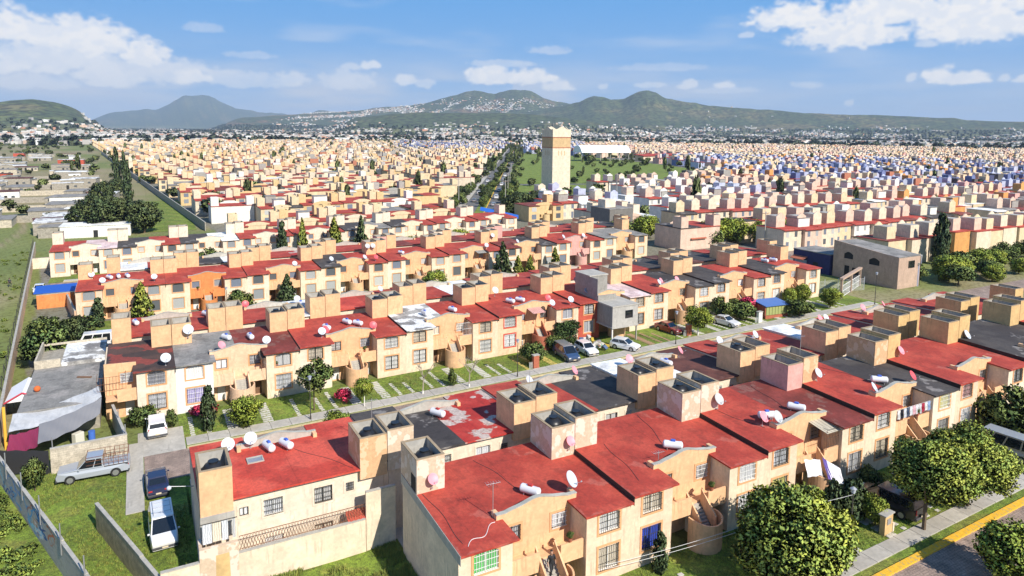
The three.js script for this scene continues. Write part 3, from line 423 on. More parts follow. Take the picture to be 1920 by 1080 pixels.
function trunkGeo(seed, h, r0, reach, limbs = 6) {
  const r = rng(seed), list = [rod([0, -.2, 0], [0, h * .62, 0], r0, 7, r0 * .75)];
  for (let i = 0; i < limbs; i++) { const a = i / limbs * 6.283 + r(), l = reach * (.5 + .4 * r()), y0 = h * (.5 + .12 * r()); list.push(rod([0, y0, 0], [Math.cos(a) * l * .5, y0 + h * .28, Math.sin(a) * l * .5], r0 * .5, 5, r0 * .3)); list.push(rod([Math.cos(a) * l * .5, y0 + h * .28, Math.sin(a) * l * .5], [Math.cos(a) * l, y0 + h * .42, Math.sin(a) * l], r0 * .3, 5, r0 * .1)); }
  return boxUV(join(list));
}
// u, v: foot; size: crown radius across, crown half height; lift: height of the crown's centre
let plantSeed = 500;
function tree(name, kind, u, v, rad, ry, lift, label, cat, grp, o = {}) {
  const t = group(name), y = o.y ?? g0(u, v), s = plantSeed++, list = CROWN[kind]; t.position.set(u, y, -v); const big = ['column', 'conifer', 'golden'].includes(kind) ? 1 : 1.2;
  const c = part(t, 'crown', list[s % list.length], LEAF, [o.dx || 0, lift, o.dz || 0]); c.scale.set(rad * big, ry * big, rad * big); c.rotation.y = s * 2.4;
  if (o.tilt) c.rotation.z = o.tilt;
  const k = part(t, 'trunk', trunkGeo(s, Math.max(.4, lift), o.trunk || Math.max(.05, rad * .06), rad * .75, o.limbs ?? (kind === 'broad' || kind === 'dark' ? 7 : 4)), o.bark || BARK);
  return tag(t, label, cat, grp);
}
function bareTree(u, v, h, label) {
  const t = group('bare_tree'), r = rng(u * 91), list = []; t.position.set(u, g0(u, v), -v);
  const grow = (p, d, l, w, k) => { const e = [p[0] + d[0] * l, p[1] + d[1] * l, p[2] + d[2] * l]; list.push(rod(p, e, w, 5, w * .65)); if (k) for (let i = 0; i < (k > 2 ? 4 : 3); i++) { const n = [d[0] + (r() - .5) * 1.5, d[1] * .8 + r() * .5, d[2] + (r() - .5) * 1.5], m = Math.hypot(...n); grow(e, n.map((q) => q / m), l * (.62 + .2 * r()), w * .62, k - 1); } };
  grow([0, .4, 0], [.05, 1, .02], h * .32, .085, 3);
  part(t, 'trunk', boxUV(rod([0, -.2, 0], [0, .45, 0], .12, 7, .09)), LIME); part(t, 'branches', boxUV(join(list)), BARE);
  return tag(t, label, 'tree');
}
// front gardens by the brick road
tree('broad_tree', 'broad', 37.2, 28.6, 4.1, 3.7, 3.5, 'large bushy shade tree before the front row stairs beside a lamp post', 'tree', undefined, { trunk: .2 });
tree('broad_tree', 'broad', 51.0, 28.0, 3.1, 2.9, 4.2, 'spreading shade tree with forked trunk on the grass strip by the dark van', 'tree', undefined, { dx: 1.6, trunk: .16 });
tree('broad_tree', 'broad', 57.2, 28.2, 3.0, 2.8, 3.9, 'shade tree on the grass strip beyond the forked one', 'tree', undefined, { trunk: .16 });
tree('broad_tree', 'round', 50.0, 21.6, 2.3, 1.9, 2.2, 'low round tree on the far side of the brick road', 'tree', undefined, { trunk: .12 });
tree('broad_tree', 'loose', 72.4, 32.6, 2.6, 2.8, 2.6, 'dark leafy tree before the last stair drum of the front row', 'tree');
for (const [u, v, r, h, k, l] of [[45.4, 31.8, 1.0, 1.9, 'column', 'dark clipped conifer against the stair drum with hanging sheets'], [46.9, 31.4, 1.1, 1.8, 'column', 'dark conifer hedge beside the meter pillar'], [48.1, 31.6, 1.0, 1.6, 'column', 'dark conifer by the parked dark van']]) tree('garden_conifer', k, u, v, r, h, h * .92, l, 'shrub');
tree('garden_shrub', 'round', 48.6, 30.3, 1.0, 1.1, 1.3, 'bright leafy shrub behind the meter pillar', 'shrub');
tree('garden_shrub', 'shrub', 53.8, 34.3, .9, 1.0, .7, 'small dark shrub under the front row windows', 'shrub');
tree('garden_shrub', 'round', 66.3, 34.0, .9, .7, .6, 'low clipped bush beside the parked beige van', 'shrub');
tree('garden_shrub', 'column', 30.6, 34.2, .7, 1.5, 1.3, 'slim conifer beside the lowest stair of the front row', 'shrub');
// gardens with stepping stones
tree('garden_tree', 'loose', 15.9, 74.2, 1.75, 1.9, 4.0, 'slender leafy tree behind the lamp post in the stone gardens', 'tree', undefined, { trunk: .09 });
tree('clipped_tree', 'round', 8.7, 73.7, 1.65, 1.5, 1.75, 'yellow-green clipped ball tree before the white house', 'tree');
tree('cypress', 'column', 5.2, 74.0, .95, 2.4, 2.3, 'dark leaning cypress before the white house', 'tree', undefined, { tilt: .06 });
tree('clipped_tree', 'round', 21.0, 72.4, 1.1, 1.05, 2.3, 'small clipped ball tree beside the red flowering bush', 'tree', undefined, { bark: LIME });
tree('clipped_tree', 'round', 16.6, 66.0, 1.6, 1.2, 1.6, 'clipped tree rising behind the parapet of the bright red roof', 'tree');
tree('flowering_bush', 'flower', 19.3, 74.6, .95, .95, 1.1, 'red flowering bush beside the stair drum', 'shrub');
bareTree(28.0, 72.6, 4.8, 'leafless pale tree on the lawn before the worn white roof');
bareTree(33.6, 71.9, 4.2, 'leafless thin tree next to the clipped stump by the pavement');
tree('clipped_stump', 'loose', 32.0, 73.0, .55, 1.2, 1.2, 'brownish clipped column shrub by the pavement', 'shrub');
for (const [u, v, r, ry, k, l] of [[-.6, 78.6, 1.4, 1.3, 'shrub', 'dark shrub by the lower window behind the white estate car'], [1.9, 76.6, .6, 1.2, 'shrub', 'narrow shrub at the edge of the driveway'], [5.0, 79.3, 1.4, .5, 'flower', 'low reddish bush under the lilac curtains'], [44.6, 75.6, 1.6, 1.6, 'shrub', 'leafy bush beside the terracotta stair drum'], [49.3, 78.3, 1.3, 1.4, 'shrub', 'climbing shrub at the foot of the ivy wall']]) tree('garden_shrub', k, u, v, r, ry, ry * .85, l, 'shrub');
tree('garden_tree', 'round', 71.6, 73.6, 2.0, 1.7, 2.8, 'round tree with whitewashed trunk beside the red car', 'tree', undefined, { bark: LIME });
for (const [u, v, r, ry, lift, k, l] of [[83.2, 76.4, 2.2, 1.8, 1.8, 'shrub', 'tall dark bush beside the white saloon car'], [80.2, 77.2, 1.7, 2.0, 2.2, 'loose', 'leafy bush at the black-roofed bays'], [86.3, 77.6, 1.5, 1.6, 2.0, 'flower', 'reddish tree before the last black roof'], [92.6, 72.8, 2.2, 1.6, 1.6, 'shrub', 'wide dark bush by the blue-roofed kiosk'], [96.8, 78.4, 1.2, 1.5, 1.7, 'round', 'clipped bush beside the last stair drum'], [99.8, 78.2, 1.4, 1.7, 1.9, 'round', 'bright clipped bush at the corner of the garden row'], [101.8, 74.0, 1.7, 1.5, 2.0, 'round', 'round clipped tree on the corner lawn by the gate']]) tree('garden_bush', k, u, v, r, ry, lift, l, 'shrub');
// along the boundary wall
for (const [u, v, r, ry, l] of [[-11.3, 104.5, 2.9, 3.2, 'large dense bush inside the boundary wall above the grey shed'], [-12.2, 111.5, 2.4, 2.4, 'leafy bush inside the boundary wall beyond the large one'], [-12.9, 118.5, 2.2, 1.9, 'bright bush by the boundary wall near the terracotta wall'], [-8.6, 116, 2.5, 1.9, 'dark spreading tree before the first house with the red roof']]) tree('wall_bush', 'shrub', u, v, r, ry, ry * .9, l, 'shrub');
tree('wall_bush', 'dark', -8.9, 112.5, 1.7, 2.4, 2.2, 'dark brownish tree beside the white camper', 'tree');
for (const [u, v] of [[-7.4, 107.4], [-6.1, 107.9], [-3.6, 108.6]]) tree('clipped_hedge', 'column', u, v, .8, 1.1, 1.0, 'clipped hedge block around the white camper', 'shrub', 'clipped hedge blocks around the camper');
tree('thin_tree', 'loose', -8.9, 68.0, .8, 1.4, 1.8, 'sparse young tree before the black sheeting', 'tree');
// the row with the orange house and the pale row
for (const [n, k, u, v, r, ry, l] of [['conifer', 'golden', -.4, 121.6, 2.3, 3.2, 'yellow-green pointed conifer before the first red-roofed block'], ['clipped_tree', 'column', -6.4, 121.8, 1.3, 2.3, 'dark egg-shaped clipped tree before the first red-roofed block'], ['garden_tree', 'loose', 14.2, 121.6, 2.2, 2.1, 'leafy garden tree before the third block, beside a lamp'], ['conifer', 'conifer', 21.9, 121.6, 2.0, 2.8, 'dark cone-shaped tree before the fourth block'], ['garden_tree', 'round', 48.6, 119.8, 2.3, 1.9, 'round green tree beyond the garden row roofs'], ['conifer', 'conifer', 63.6, 120.4, 2.3, 3.9, 'tall dark conifer beyond the garden row roofs'], ['clipped_tree', 'golden', 67.6, 121.2, 1.5, 2.2, 'small pointed golden conifer next to the tall dark one'], ['clipped_tree', 'golden', 70.6, 121.4, 1.4, 2.1, 'small pointed golden conifer in the middle of three'], ['clipped_tree', 'golden', 76.8, 121.6, 1.7, 2.6, 'pointed golden conifer by the cream bays'],
  ['conifer', 'column', 28.6, 163.4, 1.6, 4.6, 'tall dark cypress before the pale row'], ['conifer', 'golden', 33.2, 163.2, 1.7, 4.8, 'tall golden conifer before the pale row'], ['conifer', 'golden', 40.6, 163.0, 2.8, 4.6, 'broad golden conifer before the pale row'], ['conifer', 'conifer', 47.0, 162.6, 2.3, 4.6, 'tall dark cone before the pale row'], ['garden_tree', 'loose', 12.4, 162.4, 3.0, 2.4, 'round dark tree before the pale row'], ['garden_tree', 'round', 57.6, 158.2, 2.5, 2.1, 'round tree where the pale row steps back'], ['garden_tree', 'round', 72.0, 161.2, 2.8, 2.3, 'round tree before the end of the pale row']]) tree(n, k, u, v, r, ry, ry * .95, l, 'tree');

// ---------------------------------------------------------------- things on the roofs
const copyOf = (proto, name) => { const c = proto.clone(); c.name = name; return c; };
function gasTank(valve) {
  const t = group('gas_tank'), pts = []; for (let i = 0; i <= 6; i++) { const a = i / 6 * Math.PI / 2; pts.push(new THREE.Vector2(.3 * Math.sin(a), -.62 - .16 * Math.cos(a))); } for (let i = 0; i <= 6; i++) { const a = (1 - i / 6) * Math.PI / 2; pts.push(new THREE.Vector2(.3 * Math.sin(a), .62 + .16 * Math.cos(a))); }
  part(t, 'cylinder', new THREE.LatheGeometry(pts, 20).rotateX(Math.PI / 2).translate(0, .44, 0), M.gas);
  part(t, 'valve_cover', boxUV(new RoundedBoxGeometry(.22, .16, .36, 2, .04).translate(0, .78, 0)), valve);
  for (const z of [-.42, .42]) part(t, 'foot', boxUV(join([bx(-.2, -.14, 0, .3, z - .03, z + .03), bx(.14, .2, 0, .3, z - .03, z + .03), bx(-.2, .2, .1, .16, z - .03, z + .03)])), M.steel);
  return t;
}
const tankBlue = gasTank(M.valve), tankRed = gasTank(M.redValve);
const blockOf = (u, v) => { for (const r of rowsAt) if (u >= r.u0 && u < r.u1 && v > r.v0 - 1 && v < r.v1 + 1) return r.k; return 0; };
const SPOT = (u, v) => `the ${ORD[blockOf(u, v)]} block of ${ROWWORD(v)}`;
const ROWWORD = (v) => v < 46 ? 'the brick road row' : v < 60 ? 'the second row back' : v < 91 ? 'the garden row' : v < 105 ? 'the row behind the gardens' : 'the orange house row';
[[22.8, 38.8, 1], [35.7, 38.9], [46.1, 38.9], [49.8, 38.9], [61.7, 39.1], [8.1, 54.6], [9.4, 54.4], [22.2, 54, 1], [48.1, 53.9], [61.4, 54.5], [74.7, 55.1], [8.4, 86.3], [11, 85.5], [19.9, 84.7], [22.8, 85.9], [23.9, 84.8], [33, 84.7], [37.1, 84.8], [46, 84.6], [47.6, 84.6], [59.1, 84.6], [60, 84.9], [23.3, 98.3], [19.6, 98.7], [-2.2, 98.4], [-1.1, 98.4], [7.2, 99.1], [10.8, 98.2], [99.9, 86.6], [102, 86.5], [87.7, 99], [-4.9, 130.2], [-3.6, 130.5], [-2.3, 130.3], [45.1, 128.4]].forEach(([u, v, red], i) => {
  const t = copyOf(red ? tankRed : tankBlue, 'gas_tank'); t.position.set(u, roofAt(u, v) - .01, -v); t.rotation.y = v < 47 ? .55 + (i % 3) * .3 : .12 + (i % 4) * .12;
  tag(t, red ? `red-valved gas cylinder on ${SPOT(u, v)}` : `white gas cylinder on ${SPOT(u, v)}`, 'gas tank', `gas cylinders on ${SPOT(u, v)}`);
});
function dishProto(mat) {
  const d = group('satellite_dish'), pts = []; for (let i = 0; i <= 8; i++) { const x = .47 * i / 8; pts.push(new THREE.Vector2(x, x * x * .42)); } for (let i = 8; i >= 0; i--) { const x = .47 * i / 8; pts.push(new THREE.Vector2(x, x * x * .42 - .025)); }
  const refl = part(d, 'reflector', new THREE.LatheGeometry(pts, 26).rotateX(Math.PI / 2).rotateX(-.62).translate(0, .82, .1), mat);
  part(refl, 'feed_arm', join([rod([0, .55, .1], [0, .82, .72], .014), new THREE.SphereGeometry(.05, 8, 6).translate(0, .85, .72)]), M.steel);
  part(d, 'mast', join([rod([0, 0, 0], [0, .8, 0], .028), new THREE.CylinderGeometry(.09, .09, .03, 10).translate(0, .015, 0)]), M.steel);
  return d;
}
const DISH = { w: dishProto(M.dishWhite), r: dishProto(M.dishRed), p: dishProto(M.dishPink), g: dishProto(M.dishGrey) }, DISHWORD = { w: 'pale', r: 'red', p: 'pink', g: 'grey' };
function dish(k, u, v, y, turn, s = 1, where = SPOT(u, v)) { const d = copyOf(DISH[k], 'satellite_dish'); d.position.set(u, y, -v); d.rotation.y = turn; d.scale.setScalar(s); tag(d, `${DISHWORD[k]} satellite dish on ${where}`, 'dish', `${DISHWORD[k]} dishes on ${where}`); }
for (const [u, v, k = 'w', s = 1] of [[25.4, 37.9, 'w', 1.25], [45.7, 37.6, 'g', 1.1], [58.4, 37.6, 'w'], [5.2, 55.6, 'w', 1.05], [6.9, 55.9, 'w', 1.05], [32.4, 55.8], [57.3, 55.6], [62.8, 55.4], [76, 55.9], [1.7, 80.4, 'w', 1.1], [12.3, 82.2], [18.7, 82.2], [50.2, 80.2], [53.6, 80.6], [71, 82], [19.4, 100.4], [35.7, 99.3], [36.9, 99.2], [31.7, 100.2], [-5.8, 126.6], [1.6, 126.2], [-7.5, 131.5], [24.2, 126.6], [37, 126.2], [30.9, 127], [62.7, 126], [81.8, 126.4], [87, 126.2], [70.3, 126.6], [58, 83],
  [44.8, 38.2, 'p'], [64.6, 37.8, 'r'], [37.9, 56.2, 'p'], [44.6, 55.8, 'p'], [51.4, 55.6, 'p'], [75, 56, 'p'], [84.1, 56.4, 'p'], [88.3, 56.3, 'p'], [7.4, 82.4, 'p'], [19.2, 82.6, 'r'], [25, 82, 'r'], [51, 82.6, 'r'], [71.9, 82.6, 'p'], [-3.1, 101.2, 'p'], [12.4, 100.6, 'r'], [23.9, 100, 'r'], [39, 125.6, 'r'], [75, 82.4, 'p']]) dish(k, u, v, roofAt(u, v) - .01, .35 + .3 * Math.sin(u * 7), s);
for (const [u, v, y, k, s = 1] of [[16.9, 42.24, 6.3, 'p', .85], [28.2, 42.22, 6.6, 'p', .85], [43.6, 42.22, 6.9, 'g', 1.1], [56.6, 42.22, 7.2, 'w'], [81.9, 42.22, 7.4, 'w', 1.15], [69.6, 42.22, 7.5, 'p'], [44.6, 86.9, 7.0, 'w', 1.1], [58.6, 86.9, 7.2, 'p'], [4.3, 86.95, 6.4, 'w', 1.25], [39.1, 131.4, 7, 'g', 1.1], [40.2, 131.4, 7, 'g', 1.1], [66.8, 131.4, 7.4, 'w']]) dish(k, u, v - .1, y, .2, s, 'the tank enclosure, ' + SPOT(u, v));
// plastic water tanks inside the enclosures
{
  const pts = [[0, 0], [.52, 0], [.55, .06], [.55, .3], [.53, .33], [.55, .36], [.55, .62], [.53, .65], [.55, .68], [.55, .86], [.42, 1.06], [.24, 1.14], [.24, 1.2], [.2, 1.24], [0, 1.25]].map(([x, y]) => new THREE.Vector2(x, y));
  const w = group('water_tank'); part(w, 'barrel', new THREE.LatheGeometry(pts, 24), M.black); part(w, 'lid', new THREE.CylinderGeometry(.27, .27, .07, 18).translate(0, 1.23, 0), M.black);
  const rowOf = (u) => [[u, 43.9], [u, 49.5]];
  for (const [u, v] of [[17, 43.9], [27.8, 43.9], [29.9, 43.9], [40.8, 43.9], [42.9, 43.9], [3.65, 49.3], [14.5, 49.3], [16.7, 49.3], [27.5, 49.3], [29.7, 49.3], [40.5, 49.3], [42.7, 49.3], [53.5, 49.3], [14.5, 88.5], [16.7, 88.5], [27.5, 88.5], [29.7, 88.5], [40.5, 88.5], [42.7, 88.5]]) { const t = copyOf(w, 'water_tank'); t.position.set(u, g0(u, v) + 6.78, -v); t.scale.set(1.3, 1.12, 1.3); tag(t, `black water tank on ${SPOT(u, v)}`, 'water tank', `water tanks on ${SPOT(u, v)}`); }
}
function antenna(u, v, h, label) {
  const a = group('antenna'), el = [rod([-.5, h - .12, 0], [.5, h - .12, .1], .014)]; for (let i = 0; i < 6; i++) el.push(rod([-.45 + i * .18, h - .1, -.3 + i * .03], [-.45 + i * .18, h - .1, .3 - i * .03], .01)); part(a, 'mast', rod([0, 0, 0], [0, h, 0], .025), M.steel); part(a, 'elements', join(el), M.steel);
  a.position.set(u, roofAt(u, v), -v); tag(a, label, 'antenna');
}
antenna(19.3, 37.6, 2.5, 'aerial on a mast behind the first front row parapet');
antenna(33.4, 37.9, .9, 'small tangled aerial lying behind the second front row parapet');
antenna(15.6, 51.8, 3.6, 'thin mast at the paired tank enclosures of the bright red roof'); antenna(30, 51.4, 3.4, 'aerial mast rising from the tank enclosures behind the black roof');
antenna(56.4, 44, 4, 'aerial mast on the pink tank enclosure');
for (const [x0, v0, x1, v1, l] of [[16.6, 35.6, 19.2, 37.0, 'pale cable lying across the first red roof']]) { const pts = []; for (let i = 0; i <= 10; i++) { const t = i / 10, u = lerp(x0, x1, t), v = lerp(v0, v1, t) + .25 * Math.sin(t * 9); pts.push(new THREE.Vector3(u, roofAt(u, v) + .02, -v)); } const m = new THREE.Mesh(new THREE.TubeGeometry(new THREE.CatmullRomCurve3(pts), 40, .02, 5), M.whiteIron); m.name = 'roof_cable'; tag(m, l, 'cable'); }

// ---------------------------------------------------------------- vehicles (front towards +x)
const paint = (r, g, b) => new THREE.MeshPhysicalMaterial({ color: lin(r, g, b), roughness: .35, metalness: .15, clearcoat: .8, clearcoatRoughness: .1 });
const CAR = { glass: new THREE.MeshPhysicalMaterial({ color: lin(.012, .014, .016), roughness: .06, clearcoat: 1 }), tyre: std(lin(.02, .02, .02), { roughness: .9 }), rim: std(lin(.45, .45, .46), { roughness: .4, metalness: .7 }), lampW: std(lin(.7, .7, .68), { roughness: .2 }), lampR: std(lin(.4, .02, .02), { roughness: .25 }), bumper: std(lin(.06, .06, .065), { roughness: .6 }), plate: std(lin(.6, .5, .35)) };
// lower: side outline of the body [x, y]; cab: [x, y] of the greenhouse, bottom rear -> top rear -> top front -> bottom front
function vehicle(name, s) {
  const c = group(name), { L, W, body, cab, wheels, wr = .33 } = s, H = W / 2;
  const sh = new THREE.Shape(), y0 = body[0][1], R = wr + .07, al = Math.asin(clamp((y0 - wr) / R, -1, 1)), cx = Math.cos(al) * R; sh.moveTo(...body[0]);
  for (const x of [...wheels].sort((a, b) => a - b)) { sh.lineTo(x - cx, y0); sh.absarc(x, wr, R, Math.PI - al, al, true); }
  body.slice(1).forEach(([x, y]) => sh.lineTo(x, y));
  sh.closePath();
  const bd = new THREE.ExtrudeGeometry(sh, { depth: W - .16, bevelEnabled: true, bevelSize: .05, bevelThickness: .08, bevelSegments: 3, curveSegments: 10 }).translate(0, 0, -(W - .16) / 2);
  { const p = bd.attributes.position; for (let i = 0; i < p.count; i++) { const x = p.getX(i), t = Math.abs(x) / (L / 2); p.setZ(i, p.getZ(i) * (1 - .12 * Math.pow(clamp(t), 5)) * (1 - .05 * clamp((p.getY(i) - .6) / .5))); } bd.computeVertexNormals(); }
  part(c, 'body', bd, s.paint);
  // greenhouse
  const [a, b, d, e] = cab, wb = H - .06, wt = H - (s.lean ?? .2), pt = (q, w, side) => [q[0], q[1], side * w];
  const V = []; for (const sd of [-1, 1]) V.push(pt(a, wb, sd), pt(b, wt, sd), pt(d, wt, sd), pt(e, wb, sd));
  const quad = (i, j, k, l) => [V[i], V[j], V[k], V[i], V[k], V[l]];
  const cabG = new THREE.BufferGeometry(); cabG.setAttribute('position', new THREE.Float32BufferAttribute([...quad(0, 1, 2, 3), ...quad(7, 6, 5, 4), ...quad(1, 5, 6, 2), ...quad(4, 5, 1, 0), ...quad(3, 2, 6, 7)].flat(), 3)); cabG.computeVertexNormals(); cabG.setAttribute('uv', new THREE.Float32BufferAttribute(new Float32Array(60), 2));
  part(c, 'cabin', cabG, s.paint);
  const rl = Math.abs(d[0] - b[0]); part(c, 'roof', new RoundedBoxGeometry(rl + .1, .07, wt * 2 + .04, 2, .03).rotateZ(Math.atan2(d[1] - b[1], d[0] - b[0])).translate((b[0] + d[0]) / 2, (b[1] + d[1]) / 2 + .01, 0), s.roof || s.paint);
  // panes, each a thin plate a little proud of the cabin
  const plate = (P, out) => { const n = new THREE.Vector3(...out).normalize().multiplyScalar(.012), q = P.map((p) => [p[0] + n.x, p[1] + n.y, p[2] + n.z]), g = new THREE.BufferGeometry(), f = []; const tri = (A, B, C) => f.push(...A, ...B, ...C); for (let i = 1; i + 1 < q.length; i++) { tri(q[0], q[i], q[i + 1]); tri(P[0], P[i + 1], P[i]); } for (let i = 0; i < q.length; i++) { const j = (i + 1) % q.length; tri(P[i], P[j], q[j]); tri(P[i], q[j], q[i]); } g.setAttribute('position', new THREE.Float32BufferAttribute(f, 3)); g.computeVertexNormals(); return g; };
  const mixp = (p, q, t) => p.map((k, i) => lerp(k, q[i], t)), on = (A, B, C, D, u0, u1, v0, v1) => { const at = (u, v) => mixp(mixp(A, D, u), mixp(B, C, u), v); return [at(u0, v0), at(u1, v0), at(u1, v1), at(u0, v1)]; };
  part(c, 'windscreen', plate(on(V[3], V[2], V[6], V[7], .05, .95, .08, .94), [1, .6, 0]), CAR.glass);
  if (!s.noRear) part(c, 'rear_window', plate(on(V[0], V[1], V[5], V[4], .08, .92, .25, .9), [-1, .5, 0]), CAR.glass);
  for (const sd of [-1, 1]) { const o = sd < 0 ? 0 : 4; (s.sides || [[.04, .47], [.5, .95]]).forEach(([u0, u1]) => part(c, 'side_window', plate(on(V[o], V[o + 1], V[o + 2], V[o + 3], u0, u1, .12, .9), [0, .3, sd]), CAR.glass)); }
  const tyre = new THREE.CylinderGeometry(wr, wr, .2, 18).rotateX(Math.PI / 2), rim = new THREE.CylinderGeometry(wr * .62, wr * .66, .21, 14).rotateX(Math.PI / 2);
  for (const x of wheels) for (const sd of [-1, 1]) { const w = part(c, 'wheel', tyre, CAR.tyre, [x, wr, sd * (H - .12)]); part(w, 'rim', rim, CAR.rim); }
  const fx = L / 2, ly = s.lampY || .66;
  for (const sd of [-1, 1]) { part(c, 'headlight', new RoundedBoxGeometry(.1, .15, .32, 2, .03), CAR.lampW, [fx - .06, ly, sd * (H - .3)]); part(c, 'taillight', new RoundedBoxGeometry(.08, s.tallLamps ? .4 : .16, s.tallLamps ? .13 : .3, 2, .03), CAR.lampR, [-fx + .04, ly + (s.tallLamps ? .3 : .12), sd * (H - (s.tallLamps ? .2 : .28))]); part(c, 'mirror', new RoundedBoxGeometry(.1, .13, .16, 2, .03), s.paint, [e[0] - .25, e[1] + .08, sd * (H + .06)]); }
  part(c, 'bumper', new RoundedBoxGeometry(.14, .2, W * .92, 2, .05), s.bumper || CAR.bumper, [fx, .42, 0]); part(c, 'bumper', new RoundedBoxGeometry(.14, .2, W * .92, 2, .05), s.bumper || CAR.bumper, [-fx + .02, .42, 0]);
  part(c, 'number_plate', bx(fx + .07, fx + .085, .38, .5, -.2, .2), CAR.plate); part(c, 'number_plate', bx(-fx - .065, -fx - .05, .5, .63, -.2, .2), CAR.plate);
  return c;
}
const SEDAN = (p) => ({ L: 4.5, W: 1.75, paint: p, body: [[-2.2, .28], [2.2, .28], [2.22, .62], [2.05, .74], [.95, .92], [-1.35, .95], [-2.15, .9], [-2.24, .6]].reverse().map((q) => q), cab: [[-1.75, .92], [-1.05, 1.4], [.15, 1.42], [1.0, .9]], wheels: [1.38, -1.35] });
const HATCH = (p) => ({ ...SEDAN(p), L: 4.0, body: [[-1.95, .28], [1.95, .28], [1.98, .62], [1.8, .74], [.85, .92], [-1.9, .95], [-1.98, .6]].reverse(), cab: [[-1.9, .93], [-1.5, 1.42], [.1, 1.45], [.95, .9]], wheels: [1.22, -1.2] });
const VAN = (p, o = {}) => ({ L: 4.9, W: 1.9, paint: p, body: [[-2.4, .3], [2.4, .3], [2.44, .66], [2.25, .82], [1.55, 1.0], [-2.4, 1.05], [-2.45, .6]].reverse(), cab: [[-2.42, 1.02], [-2.2, 1.72], [.55, 1.74], [1.65, .98]], sides: [[.05, .3], [.33, .62], [.65, .93]], wheels: [1.5, -1.45], wr: .34, tallLamps: true, lean: .22, ...o });
function fixBody(s) { return { ...s, body: [...s.body].reverse() }; }
function park(v, u, vv, turn, label, cat = 'car', y = 0) { v.position.set(u, g0(u, vv) + .03 + y, -vv); v.rotation.y = turn; return tag(v, label, cat); }
const P = { white: paint(.78, .78, .78), silver: paint(.36, .39, .43), navy: paint(.015, .02, .06), dark: paint(.02, .017, .02), blue: paint(.04, .075, .16), red: paint(.25, .02, .02), beige: paint(.3, .28, .23), grey: paint(.2, .21, .22) };
const carOf = (name, s) => vehicle(name, fixBody(s));
// rotation: 0 = nose along the row (+x); PI/2 = nose away from the viewer (-z)
{
  const pk = carOf('pickup_truck', { L: 5.5, W: 1.95, paint: P.silver, body: [[-2.75, .42], [2.72, .42], [2.76, .7], [2.62, 1.04], [1.35, 1.16], [-2.72, 1.14], [-2.78, .7]].reverse(), cab: [[-.8, 1.1], [-.7, 1.94], [.45, 1.96], [1.3, 1.12]], sides: [[.05, .36], [.4, .95]], wheels: [1.75, -1.7], wr: .38, lampY: .82, lean: .24 });
  part(pk, 'load_bed', bars([bx(-2.7, -.85, .95, 1.13, -.86, .86)]), CAR.bumper);
  const rk = []; for (const z of [-.85, .85]) { for (const y of [1.4, 1.75, 2.1]) rk.push(rod([-2.7, y, z], [.5, y, z], .022)); for (let i = 0; i < 6; i++) { const x = -2.7 + i * .37; rk.push(rod([x, 1.1, z], [x, 2.1, z], .022)); } rk.push(rod([.5, 1.75, z], [.5, 2.1, z], .022)); } for (const x of [-2.7, -1.6, -.85, .5]) for (const y of [1.75, 2.1]) rk.push(rod([x, y, -.85], [x, y, .85], .022));
  part(pk, 'cargo_rack', join(rk), M.rust);
  park(pk, -4.6, 68.7, Math.PI - .04, 'silver pickup truck with rusty cargo rack on the lawn', 'truck');
}
park(carOf('estate_car', VAN(P.white, { L: 4.6, body: [[-2.2, .3], [2.25, .3], [2.3, .66], [2.1, .82], [1.2, 1.0], [-2.25, 1.03], [-2.3, .6]].reverse(), cab: [[-2.25, 1.0], [-2.0, 1.6], [.3, 1.62], [1.3, .98]], wheels: [1.4, -1.35] })), .55, 76.4, Math.PI / 2, 'white estate car on the driveway, tail to the paved lot');
park(carOf('saloon_car', SEDAN(P.navy)), .25, 63.9, Math.PI / 2 + .03, 'dark blue car beside the end wall, behind the white minivan');
{ const v = carOf('minivan', VAN(P.white)); const rr = []; for (const z of [-.6, .6]) rr.push(rod([-2, 1.83, z], [.3, 1.84, z], .02)); for (const x of [-1.7, -.9, -.1]) rr.push(rod([x, 1.84, -.6], [x, 1.84, .6], .02)); part(v, 'roof_rack', join(rr), M.steel); park(v, .45, 55.9, -Math.PI / 2 + .03, 'white minivan with roof rack on the lawn by the end wall', 'van'); }
park(carOf('minivan', VAN(P.dark, { L: 5.1 })), 51.6, 31.2, Math.PI / 2 + .08, 'dark van parked on the front garden under the shade tree', 'van');
park(carOf('passenger_van', { L: 5.4, W: 1.9, paint: P.beige, body: [[-2.65, .32], [2.65, .32], [2.7, .7], [2.6, .95], [2.3, 1.12], [-2.65, 1.12], [-2.7, .6]].reverse(), cab: [[-2.66, 1.1], [-2.55, 2.16], [1.55, 2.2], [2.4, 1.08]], sides: [[.03, .22], [.25, .5], [.53, .74], [.77, .93]], wheels: [1.9, -1.6], wr: .34, tallLamps: true, lean: .18, roof: P.silver }), 68.8, 31.2, Math.PI / 2 + .1, 'beige high-roofed passenger van beside the clipped bush', 'van');
park(carOf('minivan', VAN(P.blue, { L: 5.0, roof: P.grey })), 49.4, 75.0, -Math.PI / 2 - .12, 'dark blue van beside the ivy wall, nose to the pavement', 'van');
park(carOf('scrap_car', HATCH(P.white)), 52.8, 75.2, -Math.PI / 2 - .06, 'battered white car half buried under junk');
park(carOf('hatchback', HATCH(P.white)), 58.4, 73.9, -Math.PI / 2 + .5, 'white hatchback before the raw concrete house');
park(carOf('saloon_car', SEDAN(P.red)), 69.0, 77.0, -Math.PI / 2 + .12, 'dark red car on the lawn beside the whitewashed tree');
park(carOf('saloon_car', SEDAN(P.white)), 79.0, 75.4, -Math.PI / 2 + .15, 'white saloon car on the lawn below the black roof');
